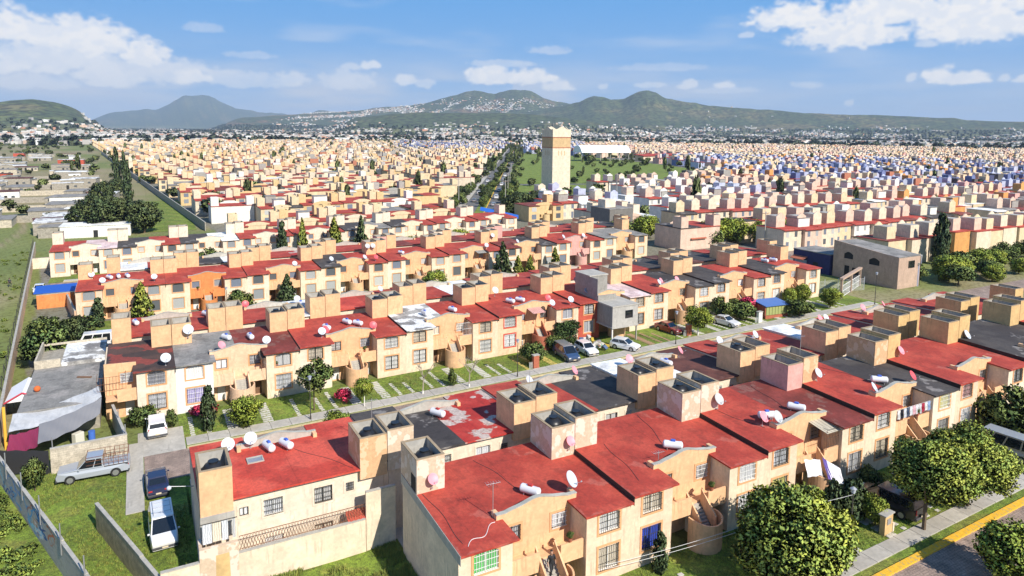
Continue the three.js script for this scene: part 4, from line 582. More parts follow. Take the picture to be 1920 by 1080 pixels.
park(carOf('saloon_car', SEDAN(P.white)), -17.1, 152.5, -Math.PI / 2, 'white car by the boundary wall near the blue sheet');
park(carOf('saloon_car', SEDAN(P.silver)), -2.6, 113.3, .2, 'small silver car behind the person in blue');
{ const c = carOf('camper', { ...VAN(P.white), roof: P.white, cab: [[-2.42, 1.02], [-2.4, 2.3], [1.0, 2.3], [1.7, .98]], noRear: false }); park(c, -6.6, 109.8, Math.PI - .05, 'white camper van between clipped hedges', 'van'); }

// ---------------------------------------------------------------- garden paths
{
  const stone = boxUV(new RoundedBoxGeometry(.42, .06, .3, 1, .015)), wide = boxUV(new RoundedBoxGeometry(1.05, .06, .36, 1, .02)), sq = boxUV(new RoundedBoxGeometry(.95, .06, .6, 1, .02));
  const pale = std(lin(.62, .6, .55), { map: grime }), yellow = std(lin(.66, .5, .14), { map: grime }), clay = std(lin(.42, .25, .17), { map: grime });
  const pathOf = (u, v0, v1, geo, step, mat, label, skew = 0) => { const p = group('garden_path'), r = rng(u * 37 + v0); for (let v = v0; v < v1; v += step) { const x = u + skew * (v - v0) + (r() - .5) * .06, m = part(p, 'stepping_stone', geo, mat, [x, g0(x, v) + .035, -v]); m.rotation.y = (r() - .5) * .12; } p.name = numbered('garden_path'); p.userData = { kind: 'structure', label }; shade(p); scene.add(p); };
  for (let k = 0; k < 8; k++) {
    const u = 2.6 + 13 * k, m = k === 3 ? yellow : k === 4 ? clay : pale;
    for (const [x, w] of [[1.1, 0], [2.6, 0], [4.9, 1], [8.4, 1], [10.1, 0], [11.6, 0]]) { if ((k === 0 && x > 9 && x < 11) || (k === 3 && x > 8 && x < 12) || (k === 4 && x < 6)) continue; pathOf(u + x, 73.7 + (k % 3) * .1, w ? 79.2 : 78.6 - (k * x % 1.3), w ? wide : stone, w ? .56 : .52, m, w ? 'broad stepping stones leading over the lawn to a stair' : 'line of small stepping stones over the lawn'); }
  }
  for (const [x, v0, v1, g, s] of [[53.1, 29, 34.6, stone, .62], [54.5, 29, 34.4, stone, .62], [57.2, 30, 34.8, sq, 1.0], [49.9, 28.9, 31, stone, .62], [48.3, 28.9, 31, sq, .95], [44.3, 28.9, 33.8, sq, .95], [29.5, 29, 33.6, sq, .95], [31.6, 29, 33.6, stone, .6], [40.2, 28.9, 33, sq, .95], [61, 29, 34.6, stone, .62], [64, 29, 34.4, sq, .95]]) pathOf(x, v0, v1, g, s, pale, 'stepping stones over the lawn of a front garden');
}
// ---------------------------------------------------------------- lamps, pillars, poles
function lampPost(u, v, h, label) { const p = group('street_lamp'); p.position.set(u, g0(u, v), -v); part(p, 'post', join([rod([0, 0, 0], [0, h, 0], .055, 10, .04), rod([0, 0, 0], [0, .5, 0], .1, 10, .07)]), M.iron); const l = part(p, 'lantern', new THREE.CylinderGeometry(.2, .12, .34, 10).translate(0, h + .2, 0), M.dishWhite); part(l, 'cap', new THREE.CylinderGeometry(.05, .25, .14, 10).translate(0, h + .44, 0), M.steel); tag(p, label, 'lamp'); }
lampPost(15, 71.9, 4.4, 'black street lamp beside the slender leafy tree'); lampPost(40.2, 71.9, 4.4, 'black street lamp beside the yellow stepping stones'); lampPost(65.8, 71.9, 4.4, 'black street lamp by the red car'); lampPost(44.6, 29.6, 4.0, 'street lamp beside the large bushy tree and meter pillar'); lampPost(110, 71.5, 5.2, 'white-headed lamp by the estate gate'); lampPost(11.8, 118.6, 4.6, 'street lamp below the garden tree of the orange house row');
{ const p = group('meter_pillar'); p.position.set(48.2, g0(48.2, 29.2), -29.2); part(p, 'pillar', boxUV(join([bx(-.55, .55, 0, 1.55, -.2, .2), bx(-.55, .2, 1.55, 1.57, -.2, .2)])), WALL.ochre); part(p, 'cap', boxUV(bx(-.66, .66, 1.56, 1.64, -.28, .28)), M.concrete); part(p, 'meter_box', boxUV(bx(-.3, .2, .85, 1.3, .2, .26)), M.steel); part(p, 'side_wall', boxUV(bx(.55, .75, 0, .75, -.2, .25)), WALL.pale); p.rotation.y = .1; tag(p, 'ochre meter pillar with grey meter box by the pavement', 'pillar'); }
for (const [u, v, l] of [[43.8, 73.6, 'brick meter pillar with white gate by the leafy bush'], [70.3, 74.2, 'brick gate pillar between the red car and the round tree'], [84.6, 73.8, 'white arched gate pillar by the dark bush']]) { const p = group('meter_pillar'); p.position.set(u, g0(u, v), -v); part(p, 'pillar', boxUV(bx(-.4, .4, 0, 1.7, -.25, .25)), l.startsWith('white') ? WALL.white : WALL.terracotta); part(p, 'cap', boxUV(bx(-.48, .48, 1.7, 1.78, -.32, .32)), M.concrete); part(p, 'gate', bars([0, 1, 2, 3, 4].map((i) => bx(-.95 + i * .11, -.92 + i * .11, 0, .9, .02, .05))), M.whiteIron); tag(p, l, 'pillar'); }
// wall lamp on an arm
{ const a = group('wall_lamp'); const y = 6.0; a.position.set(2.45, y, -50.6); part(a, 'arm', rod([0, 0, 0], [-1.5, .35, .0], .03), M.steel); part(a, 'bulb', new THREE.SphereGeometry(.16, 12, 8).translate(-1.55, .25, 0), M.dishWhite); tag(a, 'white lamp on an arm fixed to the corner tank enclosure', 'lamp'); }
function pole(u, v, h, label, grp) { const p = group('utility_pole'); p.position.set(u, g0(u, v), -v); part(p, 'post', boxUV(rod([0, 0, 0], [0, h, 0], .17, 8, .11)), M.concrete); part(p, 'crossarm', boxUV(bx(-1.1, 1.1, h - .6, h - .48, -.06, .06)), M.door); for (const x of [-.9, -.3, .3, .9]) part(p, 'insulator', new THREE.CylinderGeometry(.06, .08, .22, 8).translate(x, h - .37, 0), M.dishGrey); tag(p, label, 'pole', grp); }

// roof cables, a hatch and overhead wires
function cable(pts, label, r = .018, mat = M.iron) { const m = new THREE.Mesh(new THREE.TubeGeometry(new THREE.CatmullRomCurve3(pts.map((p) => new THREE.Vector3(...p))), 30, r, 5), mat); m.name = 'cable'; return tag(m, label, 'cable'); }
for (const [a, b, l] of [[[22.6, 39.6], [21.4, 44.8], 'dark pipe from the gas cylinder on the first brick-road roof'], [[35.6, 39.6], [37.2, 45], 'dark pipe from the gas cylinder on the second brick-road roof'], [[49.4, 39.6], [50.6, 44.8], 'dark pipe from the gas cylinders on the third brick-road roof'], [[61.6, 40], [60, 45], 'dark pipe from the gas cylinder on the fourth brick-road roof'], [[16.5, 36], [16.3, 42.2], 'cable along the edge of the first brick-road roof'], [[10, 54], [13.2, 48.4], 'dark cable across the bright red roof'], [[30.5, 36.5], [31.4, 42], 'cable on the second brick-road roof'], [[44.6, 37.8], [43.4, 42], 'cable to the grey dish on the third brick-road roof']]) { const p = []; for (let i = 0; i <= 8; i++) { const t = i / 8, u = lerp(a[0], b[0], t) + .12 * Math.sin(t * 7 + a[0]), v = lerp(a[1], b[1], t); p.push([u, roofAt(u, v) + .015, -v]); } cable(p, l); }
{ const h = group('roof_hatch'); h.position.set(6.9, roofAt(6.9, 53.4), -53.4); part(h, 'frame', bars([bx(-.6, .6, 0, .1, -.5, -.4), bx(-.6, .6, 0, .1, .4, .5), bx(-.6, -.5, 0, .1, -.4, .4), bx(.5, .6, 0, .1, -.4, .4)]), M.concrete); part(h, 'cover', boxUV(bx(-.5, .5, .01, .05, -.4, .4)), M.steel); tag(h, 'square roof hatch beside the gas cylinders on the bright red roof', 'hatch'); }
const sag = (a, b, s) => Array.from({ length: 9 }, (_, i) => { const t = i / 8; return [lerp(a[0], b[0], t), lerp(a[1], b[1], t) - s * 4 * t * (1 - t), lerp(a[2], b[2], t)]; });
cable(sag([44.6, g0(44.6, 29.6) + 3.9, -29.6], [36.9, 3.2, -33.4], .15), 'overhead wire from the front lamp to the large tree', .015, M.whiteIron);
cable(sag([36.9, 3.2, -32.4], [26.2, 2.2, -34.6], .15), 'upper overhead wire before the lowest front windows', .015, M.whiteIron); cable(sag([36.9, 2.9, -32.4], [26.2, 1.9, -34.6], .15), 'lower overhead wire before the lowest front windows', .015, M.whiteIron);
cable(sag([15, g0(15, 72) + 4.3, -71.9], [11.5, 4.6, -79.4], .1), 'overhead wire from a lamp to the white house', .012, M.whiteIron);

// ---------------------------------------------------------------- walls and yards at the near end
const blockTex = texture(512, 3.2, (u, v) => { const row = Math.floor(v * 16), jx = (u * 8 + (row % 2) * .5) % 1, jy = (v * 16) % 1, j = jx < .04 || jy < .08 ? .84 : 1, n = tnoise(u, v, 10, 5, 3), m = tnoise(u, v, 70, 2, 5); const k = (.86 + (n - .5) * .3 + (m - .5) * .14) * j; return [k, k * .98, k * .94]; });
const BLOCK = std(lin(.68, .63, .54), { map: blockTex, bumpMap: relief, bumpScale: .006 }), GREYBLOCK = std(lin(.45, .43, .39), { map: blockTex, bumpMap: relief, bumpScale: .006 }), BROWNBLOCK = std(lin(.64, .52, .33), { map: blockTex, bumpMap: relief, bumpScale: .006 });
// a wall between two ground points: panels with posts and a coping
function wallRun(name, [ua, va], [ub, vb], h, t, mat, label, o = {}) {
  const w = group(name), L = Math.hypot(ub - ua, vb - va); w.position.set(ua, 0, -va); w.rotation.y = Math.atan2(vb - va, ub - ua);
  const n = Math.max(1, Math.round(L / (o.bay || 4))), s = L / n, y = (i) => g0(lerp(ua, ub, i / n), lerp(va, vb, i / n)), r = rng(ua * 7 + va);
  for (let i = 0; i < n; i++) { const b = y(i + .5) + (o.jag ? (r() - .5) * o.jag : 0); part(w, 'wall_panel', boxUV(bx(i * s, (i + 1) * s - .004, b - .5, b + h, -t / 2, t / 2)), o.mats ? o.mats[i % o.mats.length] : mat); part(w, 'coping', boxUV(bx(i * s, (i + 1) * s - .006, b + h, b + h + .07, -t / 2 - .03, t / 2 + .03)), o.cap || M.concrete); if (o.posts) part(w, 'fence_post', rod([i * s + .2, b + h - .8, o.postZ || 0], [i * s + .2, b + h + o.posts, o.postZ || 0], .045), o.postMat || M.steel); }
  if (o.wires) { const ws = []; for (let i = 0; i < n - 1; i++) for (const k of [.35, .65, .95]) ws.push(rod([i * s + .2, y(i + .5) + h + o.posts * k, o.postZ || 0], [(i + 1) * s + .2, y(i + 1.5) + h + o.posts * k, o.postZ || 0], .008, 4)); part(w, 'wire', join(ws), M.iron); }
  return tag(w, label, 'wall');
}
{
  // painted lettering on the weathered wall: loose strokes of blue, turquoise and rust spray paint
  const spray = canvasTexture(1024, 256, (c, W, H) => { c.fillStyle = '#aaa598'; c.fillRect(0, 0, W, H); const r = rng(5); for (let i = 0; i < 2600; i++) { const k = 130 + r() * 70; c.fillStyle = `rgba(${k},${k - 5},${k - 16},.25)`; c.fillRect(r() * W, r() * H, 2 + r() * 26, 2 + r() * 12); } const inks = ['#2f6db4', '#3f8fc4', '#7fc0d8', '#1f3f78', '#b8603a', '#d8d8d0', '#5e86b8']; for (let i = 0; i < 26; i++) { c.strokeStyle = inks[Math.floor(r() * inks.length)]; c.globalAlpha = .35 + r() * .5; c.lineWidth = 4 + r() * 16; c.lineCap = 'round'; let x = 180 + r() * 560, y = 50 + r() * 170; c.beginPath(); c.moveTo(x, y); for (let k = 0; k < 4; k++) { const nx = x + (r() - .5) * 110, ny = clamp(y + (r() - .5) * 150, 25, 235); c.quadraticCurveTo(x + (r() - .5) * 90, y + (r() - .5) * 90, nx, ny); x = nx; y = ny; } c.stroke(); } c.globalAlpha = 1; }, [1 / 24, 1 / 2.6]);
  wallRun('graffiti_wall', [-12.4, 73], [-2.4, 44.2], 2.4, .18, std(0xffffff, { map: spray, bumpMap: relief, bumpScale: .004 }), 'weathered block wall with blue graffiti along the weedy field', { bay: 5, jag: .3, posts: 1.5, postZ: .14, postMat: M.steel });
  wallRun('boundary_wall', [-12.5, 73.3], [-22.9, 202], 2.5, .2, WALL.salmon, 'long pale boundary wall with wire fence between field and houses', { bay: 4, posts: 1.5, wires: true, postZ: -.2, postMat: M.iron });
  wallRun('garden_wall', [-3.95, 59.0], [.05, 46.9], 2.15, .2, BROWNBLOCK, 'free-standing brown block wall on the lawn beside the minivan', { bay: 3.2, jag: .1 });
  wallRun('yard_wall', [.1, 46.75], [13.5, 46.75], 2.55, .2, WALL.cream, 'long cream yard wall behind the bright red roof', { bay: 13.4 });
  wallRun('yard_wall', [13.55, 46.8], [15.8, 46.8], 4.5, .2, WALL.cream, 'tall cream yard wall joining the front row end', { bay: 3 });
  const tower = group('service_wall'); tower.position.set(2.6, 0, -46.7); part(tower, 'wall', boxUV(join([bx(-.2, 2.2, -.4, 3.45, -.2, .1), bx(-.2, 0, -.4, 3.45, -1.4, -.2)])), WALL.stained); part(tower, 'bare_brick', boxUV(new THREE.CylinderGeometry(.42, .46, 1.9, 9).scale(1, 1, .06).translate(1.2, 1.9, .1)), WALL.ochre); for (const [x0, x1, k] of [[.05, .62, 1], [.66, 1.2, 3], [1.24, 1.62, 1], [1.9, 2.1, 2]]) part(tower, 'curtain', boxUV(bx(x0, x1, 3.55, 4.95, -.35 - .03 * k, -.3 - .03 * k)), CURTAIN[k]); part(tower, 'back_wall', boxUV(bx(0, 2.15, 3.4, 5, -1.2, -1.1)), M.lining); part(tower, 'curtain_rail', rod([-.1, 4.98, -.3], [2.2, 4.98, -.3], .03), M.iron); tag(tower, 'stained service yard wall with white curtains under the corner tank enclosure', 'wall');
  const lat = []; for (let i = 0; i < 46; i++) { const x = 4.9 + i * .2; lat.push(rod([x, 2.55, 0], [x + .35, 3.5, -.1], .012, 4), rod([x + .35, 2.55, 0], [x, 3.5, -.1], .012, 4)); } const lt = group('lattice_fence'); lt.position.set(0, 0, -47.0); part(lt, 'lattice', join(lat), M.rust); part(lt, 'rail', join([rod([4.9, 3.5, -.1], [14.3, 3.5, -.1], .025), rod([4.9, 2.62, 0], [14.3, 2.62, 0], .02)]), M.rust); tag(lt, 'rusty diamond lattice above the cream yard wall', 'fence');
  const aw = group('tin_awning'); aw.position.set(13.0, 2.75, -47.2); const cr = []; for (let i = 0; i < 9; i++) cr.push(bx(-.75 + i * .17, -.6 + i * .17, 0, .03 + .02 * (i % 2), -.5, .5)); part(aw, 'sheet', bars(cr), WALL.red); aw.rotation.x = .4; tag(aw, 'small red tin awning over the yard door', 'awning');
}
// grey shed, canopy and sheeting in the corner yard
{
  const s = group('shed'); s.position.set(-7.9, 0, -91); part(s, 'wall', boxUV(join([bx(-3.5, 3.3, -.4, 2.75, -10.8, 11)])), GREYBLOCK); part(s, 'roof', boxUV(bx(-3.6, 3.4, 2.75, 2.93, -2.6, 11.1)), ROOF.grey); part(s, 'roof', boxUV(bx(-1.0, 3.4, 2.75, 3.35, -10.9, -2.65)), ROOF.worn); part(s, 'block_parapet', boxUV(join([bx(-3.6, -1.05, 2.75, 3.9, -2.75, -2.6), bx(-3.6, -3.4, 2.75, 3.9, -10.8, -2.75), bx(-3.4, 3.4, 3.36, 3.6, -10.9, -10.7)])), BLOCK); part(s, 'door', boxUV(bx(-2, -.6, -.1, 2.2, 11.0, 11.05)), M.dark); tag(s, 'long grey flat-roofed shed beside the first garden-row house', 'shed');
  const ball = new THREE.Mesh(new THREE.SphereGeometry(.32, 16, 12), std(lin(.6, .13, .03))); ball.name = 'orange_ball'; ball.position.set(-10.4, 3.25, -85.6); tag(ball, 'orange ball lying on the grey shed roof', 'ball');
  const pl = new THREE.Mesh(boxUV(new RoundedBoxGeometry(1.6, .12, .3, 1, .04)), M.door); pl.name = 'plank'; pl.position.set(-6.3, 3.0, -88.2); pl.rotation.y = -.5; tag(pl, 'dark plank lying on the grey shed roof', 'plank');
  // sagging tarpaulins
  const tarp = (a, b, c, d, sag, mat, label, n = 14) => { const g = new THREE.PlaneGeometry(1, 1, n, n), p = g.attributes.position; for (let i = 0; i < p.count; i++) { const s = p.getX(i) + .5, t = p.getY(i) + .5, q = [0, 1, 2].map((k) => lerp(lerp(a[k], b[k], s), lerp(d[k], c[k], s), t)); p.setXYZ(i, q[0], q[1] - sag * 4 * s * (1 - s) * (1.1 - t * .5) + .07 * Math.sin(s * 19 + t * 7) * (1 - t * .4), q[2]); } g.computeVertexNormals(); const o = g.clone(); const m = new THREE.Mesh(boxUV(g), mat); m.name = 'tarpaulin'; return tag(m, label, 'tarpaulin'); };
  const silver = std(lin(.55, .56, .58), { roughness: .5, map: grime, side: THREE.DoubleSide }), blackT = std(lin(.025, .025, .028), { roughness: .8, side: THREE.DoubleSide }), greyT = std(lin(.2, .2, .21), { roughness: .7, side: THREE.DoubleSide }), wine = std(lin(.22, .02, .06), { roughness: .7, side: THREE.DoubleSide });
  tarp([-11.7, 2.5, -76.2], [-4.3, 3.4, -79.6], [-4.7, 3.6, -82.4], [-11.8, 2.9, -79.8], .5, silver, 'silver sheet stretched over the corner yard');
  tarp([-9.2, 1.9, -73.6], [-4.4, 2.4, -77.6], [-4.3, 3.35, -79.5], [-9.4, 2.5, -77], .3, greyT, 'dark shade cloth hanging under the silver sheet');
  tarp([-11.6, 1.5, -74], [-9.2, 1.8, -73.4], [-9.4, 2.4, -76.6], [-11.6, 2.3, -76], .2, wine, 'wine-red cloth in the corner yard');
  tarp([-12.2, .1, -72.7], [-8.1, .1, -70.75], [-8.1, 2.25, -70.8], [-12.1, 2.3, -72.75], -.02, blackT, 'black sheeting closing the corner yard beside the white block wall');
  wallRun('yard_wall', [-8.0, 70.85], [-2.0, 71.15], 2.35, .2, BLOCK, 'pale block wall behind the silver pickup', { bay: 6.1, posts: 1.1, postMat: M.steel });
  wallRun('yard_wall', [-2.1, 71.3], [-3.4, 80], 2.2, .2, GREYBLOCK, 'grey block wall beside the white estate car', { bay: 4.5, posts: 1 });
  const c = group('canopy_tent'); c.position.set(-11.7, 0, -88); const roofG = new THREE.BufferGeometry(); roofG.setAttribute('position', new THREE.Float32BufferAttribute([-1.6, 2.2, 2.6, 1.6, 2.2, 2.6, 0, 3.1, 2.6, -1.6, 2.2, -2.6, 0, 3.1, -2.6, 1.6, 2.2, -2.6, -1.6, 2.2, 2.6, 0, 3.1, 2.6, 0, 3.1, -2.6, -1.6, 2.2, 2.6, 0, 3.1, -2.6, -1.6, 2.2, -2.6, 1.6, 2.2, 2.6, 1.6, 2.2, -2.6, 0, 3.1, -2.6, 1.6, 2.2, 2.6, 0, 3.1, -2.6, 0, 3.1, 2.6], 3)); roofG.computeVertexNormals(); roofG.deleteAttribute('uv'); part(c, 'canopy', roofG, std(lin(.75, .74, .74), { side: THREE.DoubleSide })); part(c, 'valance', join([rod([-1.6, 2.2, 2.62], [0, 3.08, 2.62], .09), rod([0, 3.08, 2.62], [1.6, 2.2, 2.62], .09)]), std(lin(.5, .04, .07))); for (const x of [-1.55, 1.55]) for (const z of [-2.5, 2.5]) part(c, 'pole', rod([x, 0, z], [x, 2.2, z], .03), M.steel); tag(c, 'white canopy tent with red edge by the boundary wall', 'tent');
  // odds and ends in the yard
  const r = rng(77); for (const [n, u, v, w, h, d, m, l] of [['crate', -10.9, 83.2, .8, .7, .7, std(lin(.7, .7, .7)), 'white crate under the canopy tent'], ['drum', -5.2, 77.2, .6, .9, .6, std(lin(.05, .14, .5)), 'blue plastic drum under the silver sheet'], ['cabinet', -6.3, 76.6, .9, 1.2, .6, std(lin(.6, .58, .5)), 'pale cabinet under the silver sheet'], ['crate', -12, 84.2, 1.1, .5, .8, std(lin(.45, .3, .2)), 'brown wooden crate by the canopy tent'], ['sack', -11.4, 80.9, .9, .6, .7, std(lin(.74, .7, .72)), 'pale sack by the yellow post'], ['crate', -9.6, 82.6, .6, .9, .6, std(lin(.3, .31, .33)), 'grey box beside the shed door']]) { const m2 = new THREE.Mesh(n === 'drum' ? new THREE.CylinderGeometry(w / 2, w / 2, h, 16) : n === 'sack' ? new THREE.SphereGeometry(.5, 14, 10).scale(w, h, d) : boxUV(new RoundedBoxGeometry(w, h, d, 2, .05)), m); m2.name = n; m2.position.set(u, h / 2, -v); m2.rotation.y = r(); tag(m2, l, n); }
  const post = new THREE.Mesh(rod([0, 0, 0], [0, 4.2, 0], .14, 10), std(lin(.75, .42, .05))); post.name = 'yellow_post'; post.position.set(-12.3, 0, -78.5); tag(post, 'yellow painted post at the corner of the boundary wall', 'post');
}
// terracotta wall and blue sheet
wallRun('yard_wall', [-11.6, 138], [-9.6, 124.8], 2.2, .2, WALL.salmon, 'salmon yard wall beside the first red-roofed block', { bay: 14 });
wallRun('yard_wall', [-16, 138.2], [-9.7, 138.5], 2.4, .2, WALL.deep, 'terracotta wall below the blue sheet', { bay: 7 });
{ const m = new THREE.Mesh(boxUV(new RoundedBoxGeometry(6.6, .12, 4.2, 1, .04)), std(lin(.02, .09, .42), { roughness: .5 })); m.name = 'blue_sheet'; m.position.set(-13.2, 2.75, -141); m.rotation.x = .12; tag(m, 'bright blue sheet roof by the boundary wall', 'sheet'); }
wallRun('yard_wall', [-21, 178], [-16.7, 178.4], 2.3, .2, WALL.pale, 'pale yard wall at the end of the pale row', { bay: 5 });

// ---------------------------------------------------------------- additions along the garden row
{
  // raw concrete house
  const h = group('concrete_house'), u = 59.2, v = 76.4; h.position.set(u, g0(u, v), -v); const C = wallMat(.33, .32, .30), L = wallMat(.46, .45, .43);
  part(h, 'wall', boxUV(join([bx(-1.3, 1.9, 2.5, 6.3, -3.6, -3.4), bx(-1.3, -1.12, 2.5, 8.7, -9.4, -3.6), bx(-1.12, 1.9, 5.2, 8.7, -9.4, -5.6), bx(-1.12, 1.9, 2.5, 5.2, -9.4, -3.6)])), C);
  const f = outline([[-1.32, 2.5], [3.2, 2.5], [3.2, 5.35], [-1.32, 5.35]]); f.holes.push(hole(.9, 2.3, 3.5, 4.7)); part(h, 'front_wall', boxUV(slab(f, .16, 0)), L); part(h, 'side_wall', boxUV(join([bx(-1.3, -1.14, 2.5, 5.35, -3.4, 0), bx(3.04, 3.2, 2.5, 5.35, -3.4, 0)])), C);
  part(h, 'window', boxUV(bx(.9, 2.3, 3.5, 4.7, -.02, .02)), CAR.glass); part(h, 'floor_slab', boxUV(bx(-1.4, 3.3, 2.28, 2.5, -9.4, .25)), L); part(h, 'roof_slab', boxUV(bx(-1.4, 3.3, 5.35, 5.52, -5.6, .25)), M.concrete); part(h, 'upper_roof', boxUV(bx(-1.4, 2.0, 8.7, 8.86, -9.5, -5.5)), M.concrete);
  for (const [x, z] of [[-1.25, -.05], [3.05, -.05], [-1.25, -5], [3.05, -5]]) part(h, 'column', boxUV(bx(x, x + .18, -.3, 2.28, z - .09, z + .09)), x < 0 && z > -1 ? LIME : C); tag(h, 'raw grey concrete house on columns in the garden row', 'house');
  // junk heap
  const r = rng(31), cols = [[.7, .68, .64], [.55, .4, .05], [.6, .58, .55], [.3, .2, .14], [.65, .62, .58], [.1, .16, .3], [.05, .3, .2], [.5, .45, .4]];
  for (let i = 0; i < 44; i++) { const uu = 51.4 + r() * 5.0, vv = 74.6 + r() * 4.2, w = .3 + r() * .8, hh = .2 + r() * .45, m = new THREE.Mesh(i % 3 ? boxUV(new RoundedBoxGeometry(w, hh, .3 + r() * .6, 1, .05)) : new THREE.SphereGeometry(.45, 10, 7).scale(w, hh * 1.3, .6), std(lin(...cols[i % cols.length]), { map: grime })); m.name = 'junk_bundle'; m.position.set(uu, g0(uu, vv) + .25 + (Math.abs(uu - 53.8) < 1.6 ? .9 : .3) * r(), -vv); m.rotation.set(r() - .5, r() * 3, r() - .5); tag(m, 'bundle of scrap piled around the battered white car', 'junk', 'junk bundles around the battered car'); }
  // ivy over a bay
  const iv = new THREE.Mesh(leafCloud({ seed: 141, clumps: 90, leaves: 5200, leaf: .12, radius: [2.1, 1.7, .16], clump: .28, colour: [.07, .12, .03], spread: .35, shape: () => 1 }), LEAF); iv.name = 'ivy'; iv.position.set(52.6, g0(52, 80) + 1.5, -79.75); tag(iv, 'ivy covering the ground floor of a bay beside the blue van', 'ivy');
  // kiosk
  const k = group('garden_kiosk'); k.position.set(89.2, g0(89, 75.6), -75.6); part(k, 'wall', boxUV(join([bx(-2.3, 2.3, -.2, 2.0, -1.3, -1.15), bx(2.15, 2.3, -.2, 2.0, -1.15, 1.2), bx(-2.3, -2.15, -.2, 2.0, -1.15, 1.2), bx(-2.3, 2.3, -.2, .5, 1.2, 1.35)])), WALL.terracotta); for (let i = 0; i < 7; i++) part(k, 'slat', bx(-2.1 + i * .62, -1.55 + i * .62, .55, 1.9, 1.22, 1.28), std(lin(.3, .33, .12))); part(k, 'roof', boxUV(new THREE.BoxGeometry(5, .12, 3.1).rotateX(.12).translate(0, 2.25, 0)), std(lin(.08, .17, .42), { roughness: .5 })); k.rotation.y = -.1; tag(k, 'small garden kiosk with blue sheet roof', 'kiosk');
  // awnings and cages on balconies
  const aw = (u, v, y, w, d, m, label) => { const a = group('awning'); a.position.set(u, g0(u, v) + y, -v); const n = 12, g = []; for (let i = 0; i < n; i++) g.push(bx(-w / 2 + i * w / n, -w / 2 + (i + 1) * w / n - .004, .0, .035 + .025 * (i % 2), -d / 2, d / 2)); part(a, 'sheet', bars(g).rotateX(.18), m); for (const x of [-w / 2 + .1, w / 2 - .1]) part(a, 'post', rod([x, -1.6, d / 2 - .1], [x, 0, d / 2 - .1], .03), M.rust); tag(a, label, 'awning'); };
  aw(50.6, 36.4, 5.15, 2.6, 2.1, std(lin(.55, .5, .4), { map: grime }), 'beige corrugated awning over a front row balcony'); aw(48.2, 81.0, 5.2, 2.0, 1.9, WALL.pink, 'tattered red awning over the salmon house balcony'); aw(12.4, 81.2, 5.0, 2.2, 2.2, std(lin(.07, .06, .05)), 'dark awning over the balcony crowded with pots'); aw(26.6, 125.6, 5.1, 2.6, 2, std(lin(.4, .3, .2)), 'tan awning in the row with the orange house');
  const cage = (u, v, y, w, h, label, m = M.whiteIron) => { const c = group('balcony_cage'), b = []; c.position.set(u, g0(u, v) + y, -v); for (let i = 0; i <= 9; i++) b.push(rod([-w / 2 + w * i / 9, 0, 0], [-w / 2 + w * i / 9, h, 0], .015, 4)); for (const q of [0, .5, 1]) b.push(rod([-w / 2, h * q, 0], [w / 2, h * q, 0], .02, 4)); for (const x of [-w / 2, w / 2]) b.push(rod([x, h, 0], [x, h, -1.6], .02, 4)); part(c, 'bars', join(b), m); tag(c, label, 'grille'); };
  cage(37.4, 80.2, 3.65, 1.8, 1.6, 'white iron cage over a garden row balcony'); cage(-3.4, 80.3, 3.7, 2.6, 1.4, 'rusty iron cage on the first garden-row balcony', M.rust);
  cage(50.6, 35.6, 3.65, 1.8, 1.5, 'dark iron grille under the beige awning', M.iron);
}
// laundry and sheets on the front row stairs
{
  const sheetMesh = (pts, mat, label, name = 'bed_sheet') => { const g = new THREE.PlaneGeometry(1, 1, 12, 10), p = g.attributes.position, [a, b, c, d] = pts; for (let i = 0; i < p.count; i++) { const s = p.getX(i) + .5, t = p.getY(i) + .5; const q = [0, 1, 2].map((k) => lerp(lerp(a[k], b[k], s), lerp(d[k], c[k], s), t)); p.setXYZ(i, q[0] + .03 * Math.sin(t * 8), q[1] + .02 * Math.sin(s * 11), q[2] + .06 * Math.sin(s * 13 + t * 3)); } g.computeVertexNormals(); const m = new THREE.Mesh(boxUV(g), mat); m.name = name; return tag(m, label, 'laundry'); };
  const white = std(lin(.84, .83, .86), { side: THREE.DoubleSide }), lil = std(lin(.24, .17, .5), { side: THREE.DoubleSide }), y = g0(48, 34) + 0;
  sheetMesh([[46.0, y + 2.5, -34.5], [47.5, y + 2.4, -34.3], [47.5, y + 3.6, -34.6], [46.1, y + 3.7, -35.0]], white, 'white bed sheet hung over the landing of a front row stair');
  sheetMesh([[47.7, y + 2.0, -33.6], [48.7, y + 1.9, -33.2], [48.7, y + 3.0, -33.6], [47.7, y + 3.7, -34.5]], white, 'white sheet with violet edge draped over a stair wall'); sheetMesh([[47.55, y + 2.3, -33.8], [47.85, y + 2.2, -33.6], [47.85, y + 3.6, -34.3], [47.6, y + 3.8, -34.5]], lil, 'violet cloth strip between the hung white sheets', 'cloth_strip');
  const r = rng(8), cc = [[.8, .8, .8], [.03, .03, .04], [.75, .77, .8], [.1, .13, .2], [.78, .8, .82], [.8, .55, .6], [.8, .8, .82], [.7, .7, .72], [.5, .05, .1], [.8, .8, .8], [.4, .5, .7]];
  const yy = g0(61, 35) + 4.75; const line = new THREE.Mesh(rod([58.8, yy + .02, -35.5], [64.2, yy + .02, -35.5], .012, 4), M.whiteIron); line.name = 'clothes_line'; tag(line, 'clothes line across a front row balcony', 'line');
  for (let i = 0; i < 11; i++) { const u = 59.0 + i * .46; sheetMesh([[u, yy - .75 - r() * .2, -35.46], [u + .4, yy - .75 - r() * .2, -35.46], [u + .4, yy, -35.5], [u, yy, -35.5]], std(lin(...cc[i]), { side: THREE.DoubleSide }), 'piece of clothing hanging on the front row balcony line', 'garment').userData.group = 'garments on the balcony line'; }
}
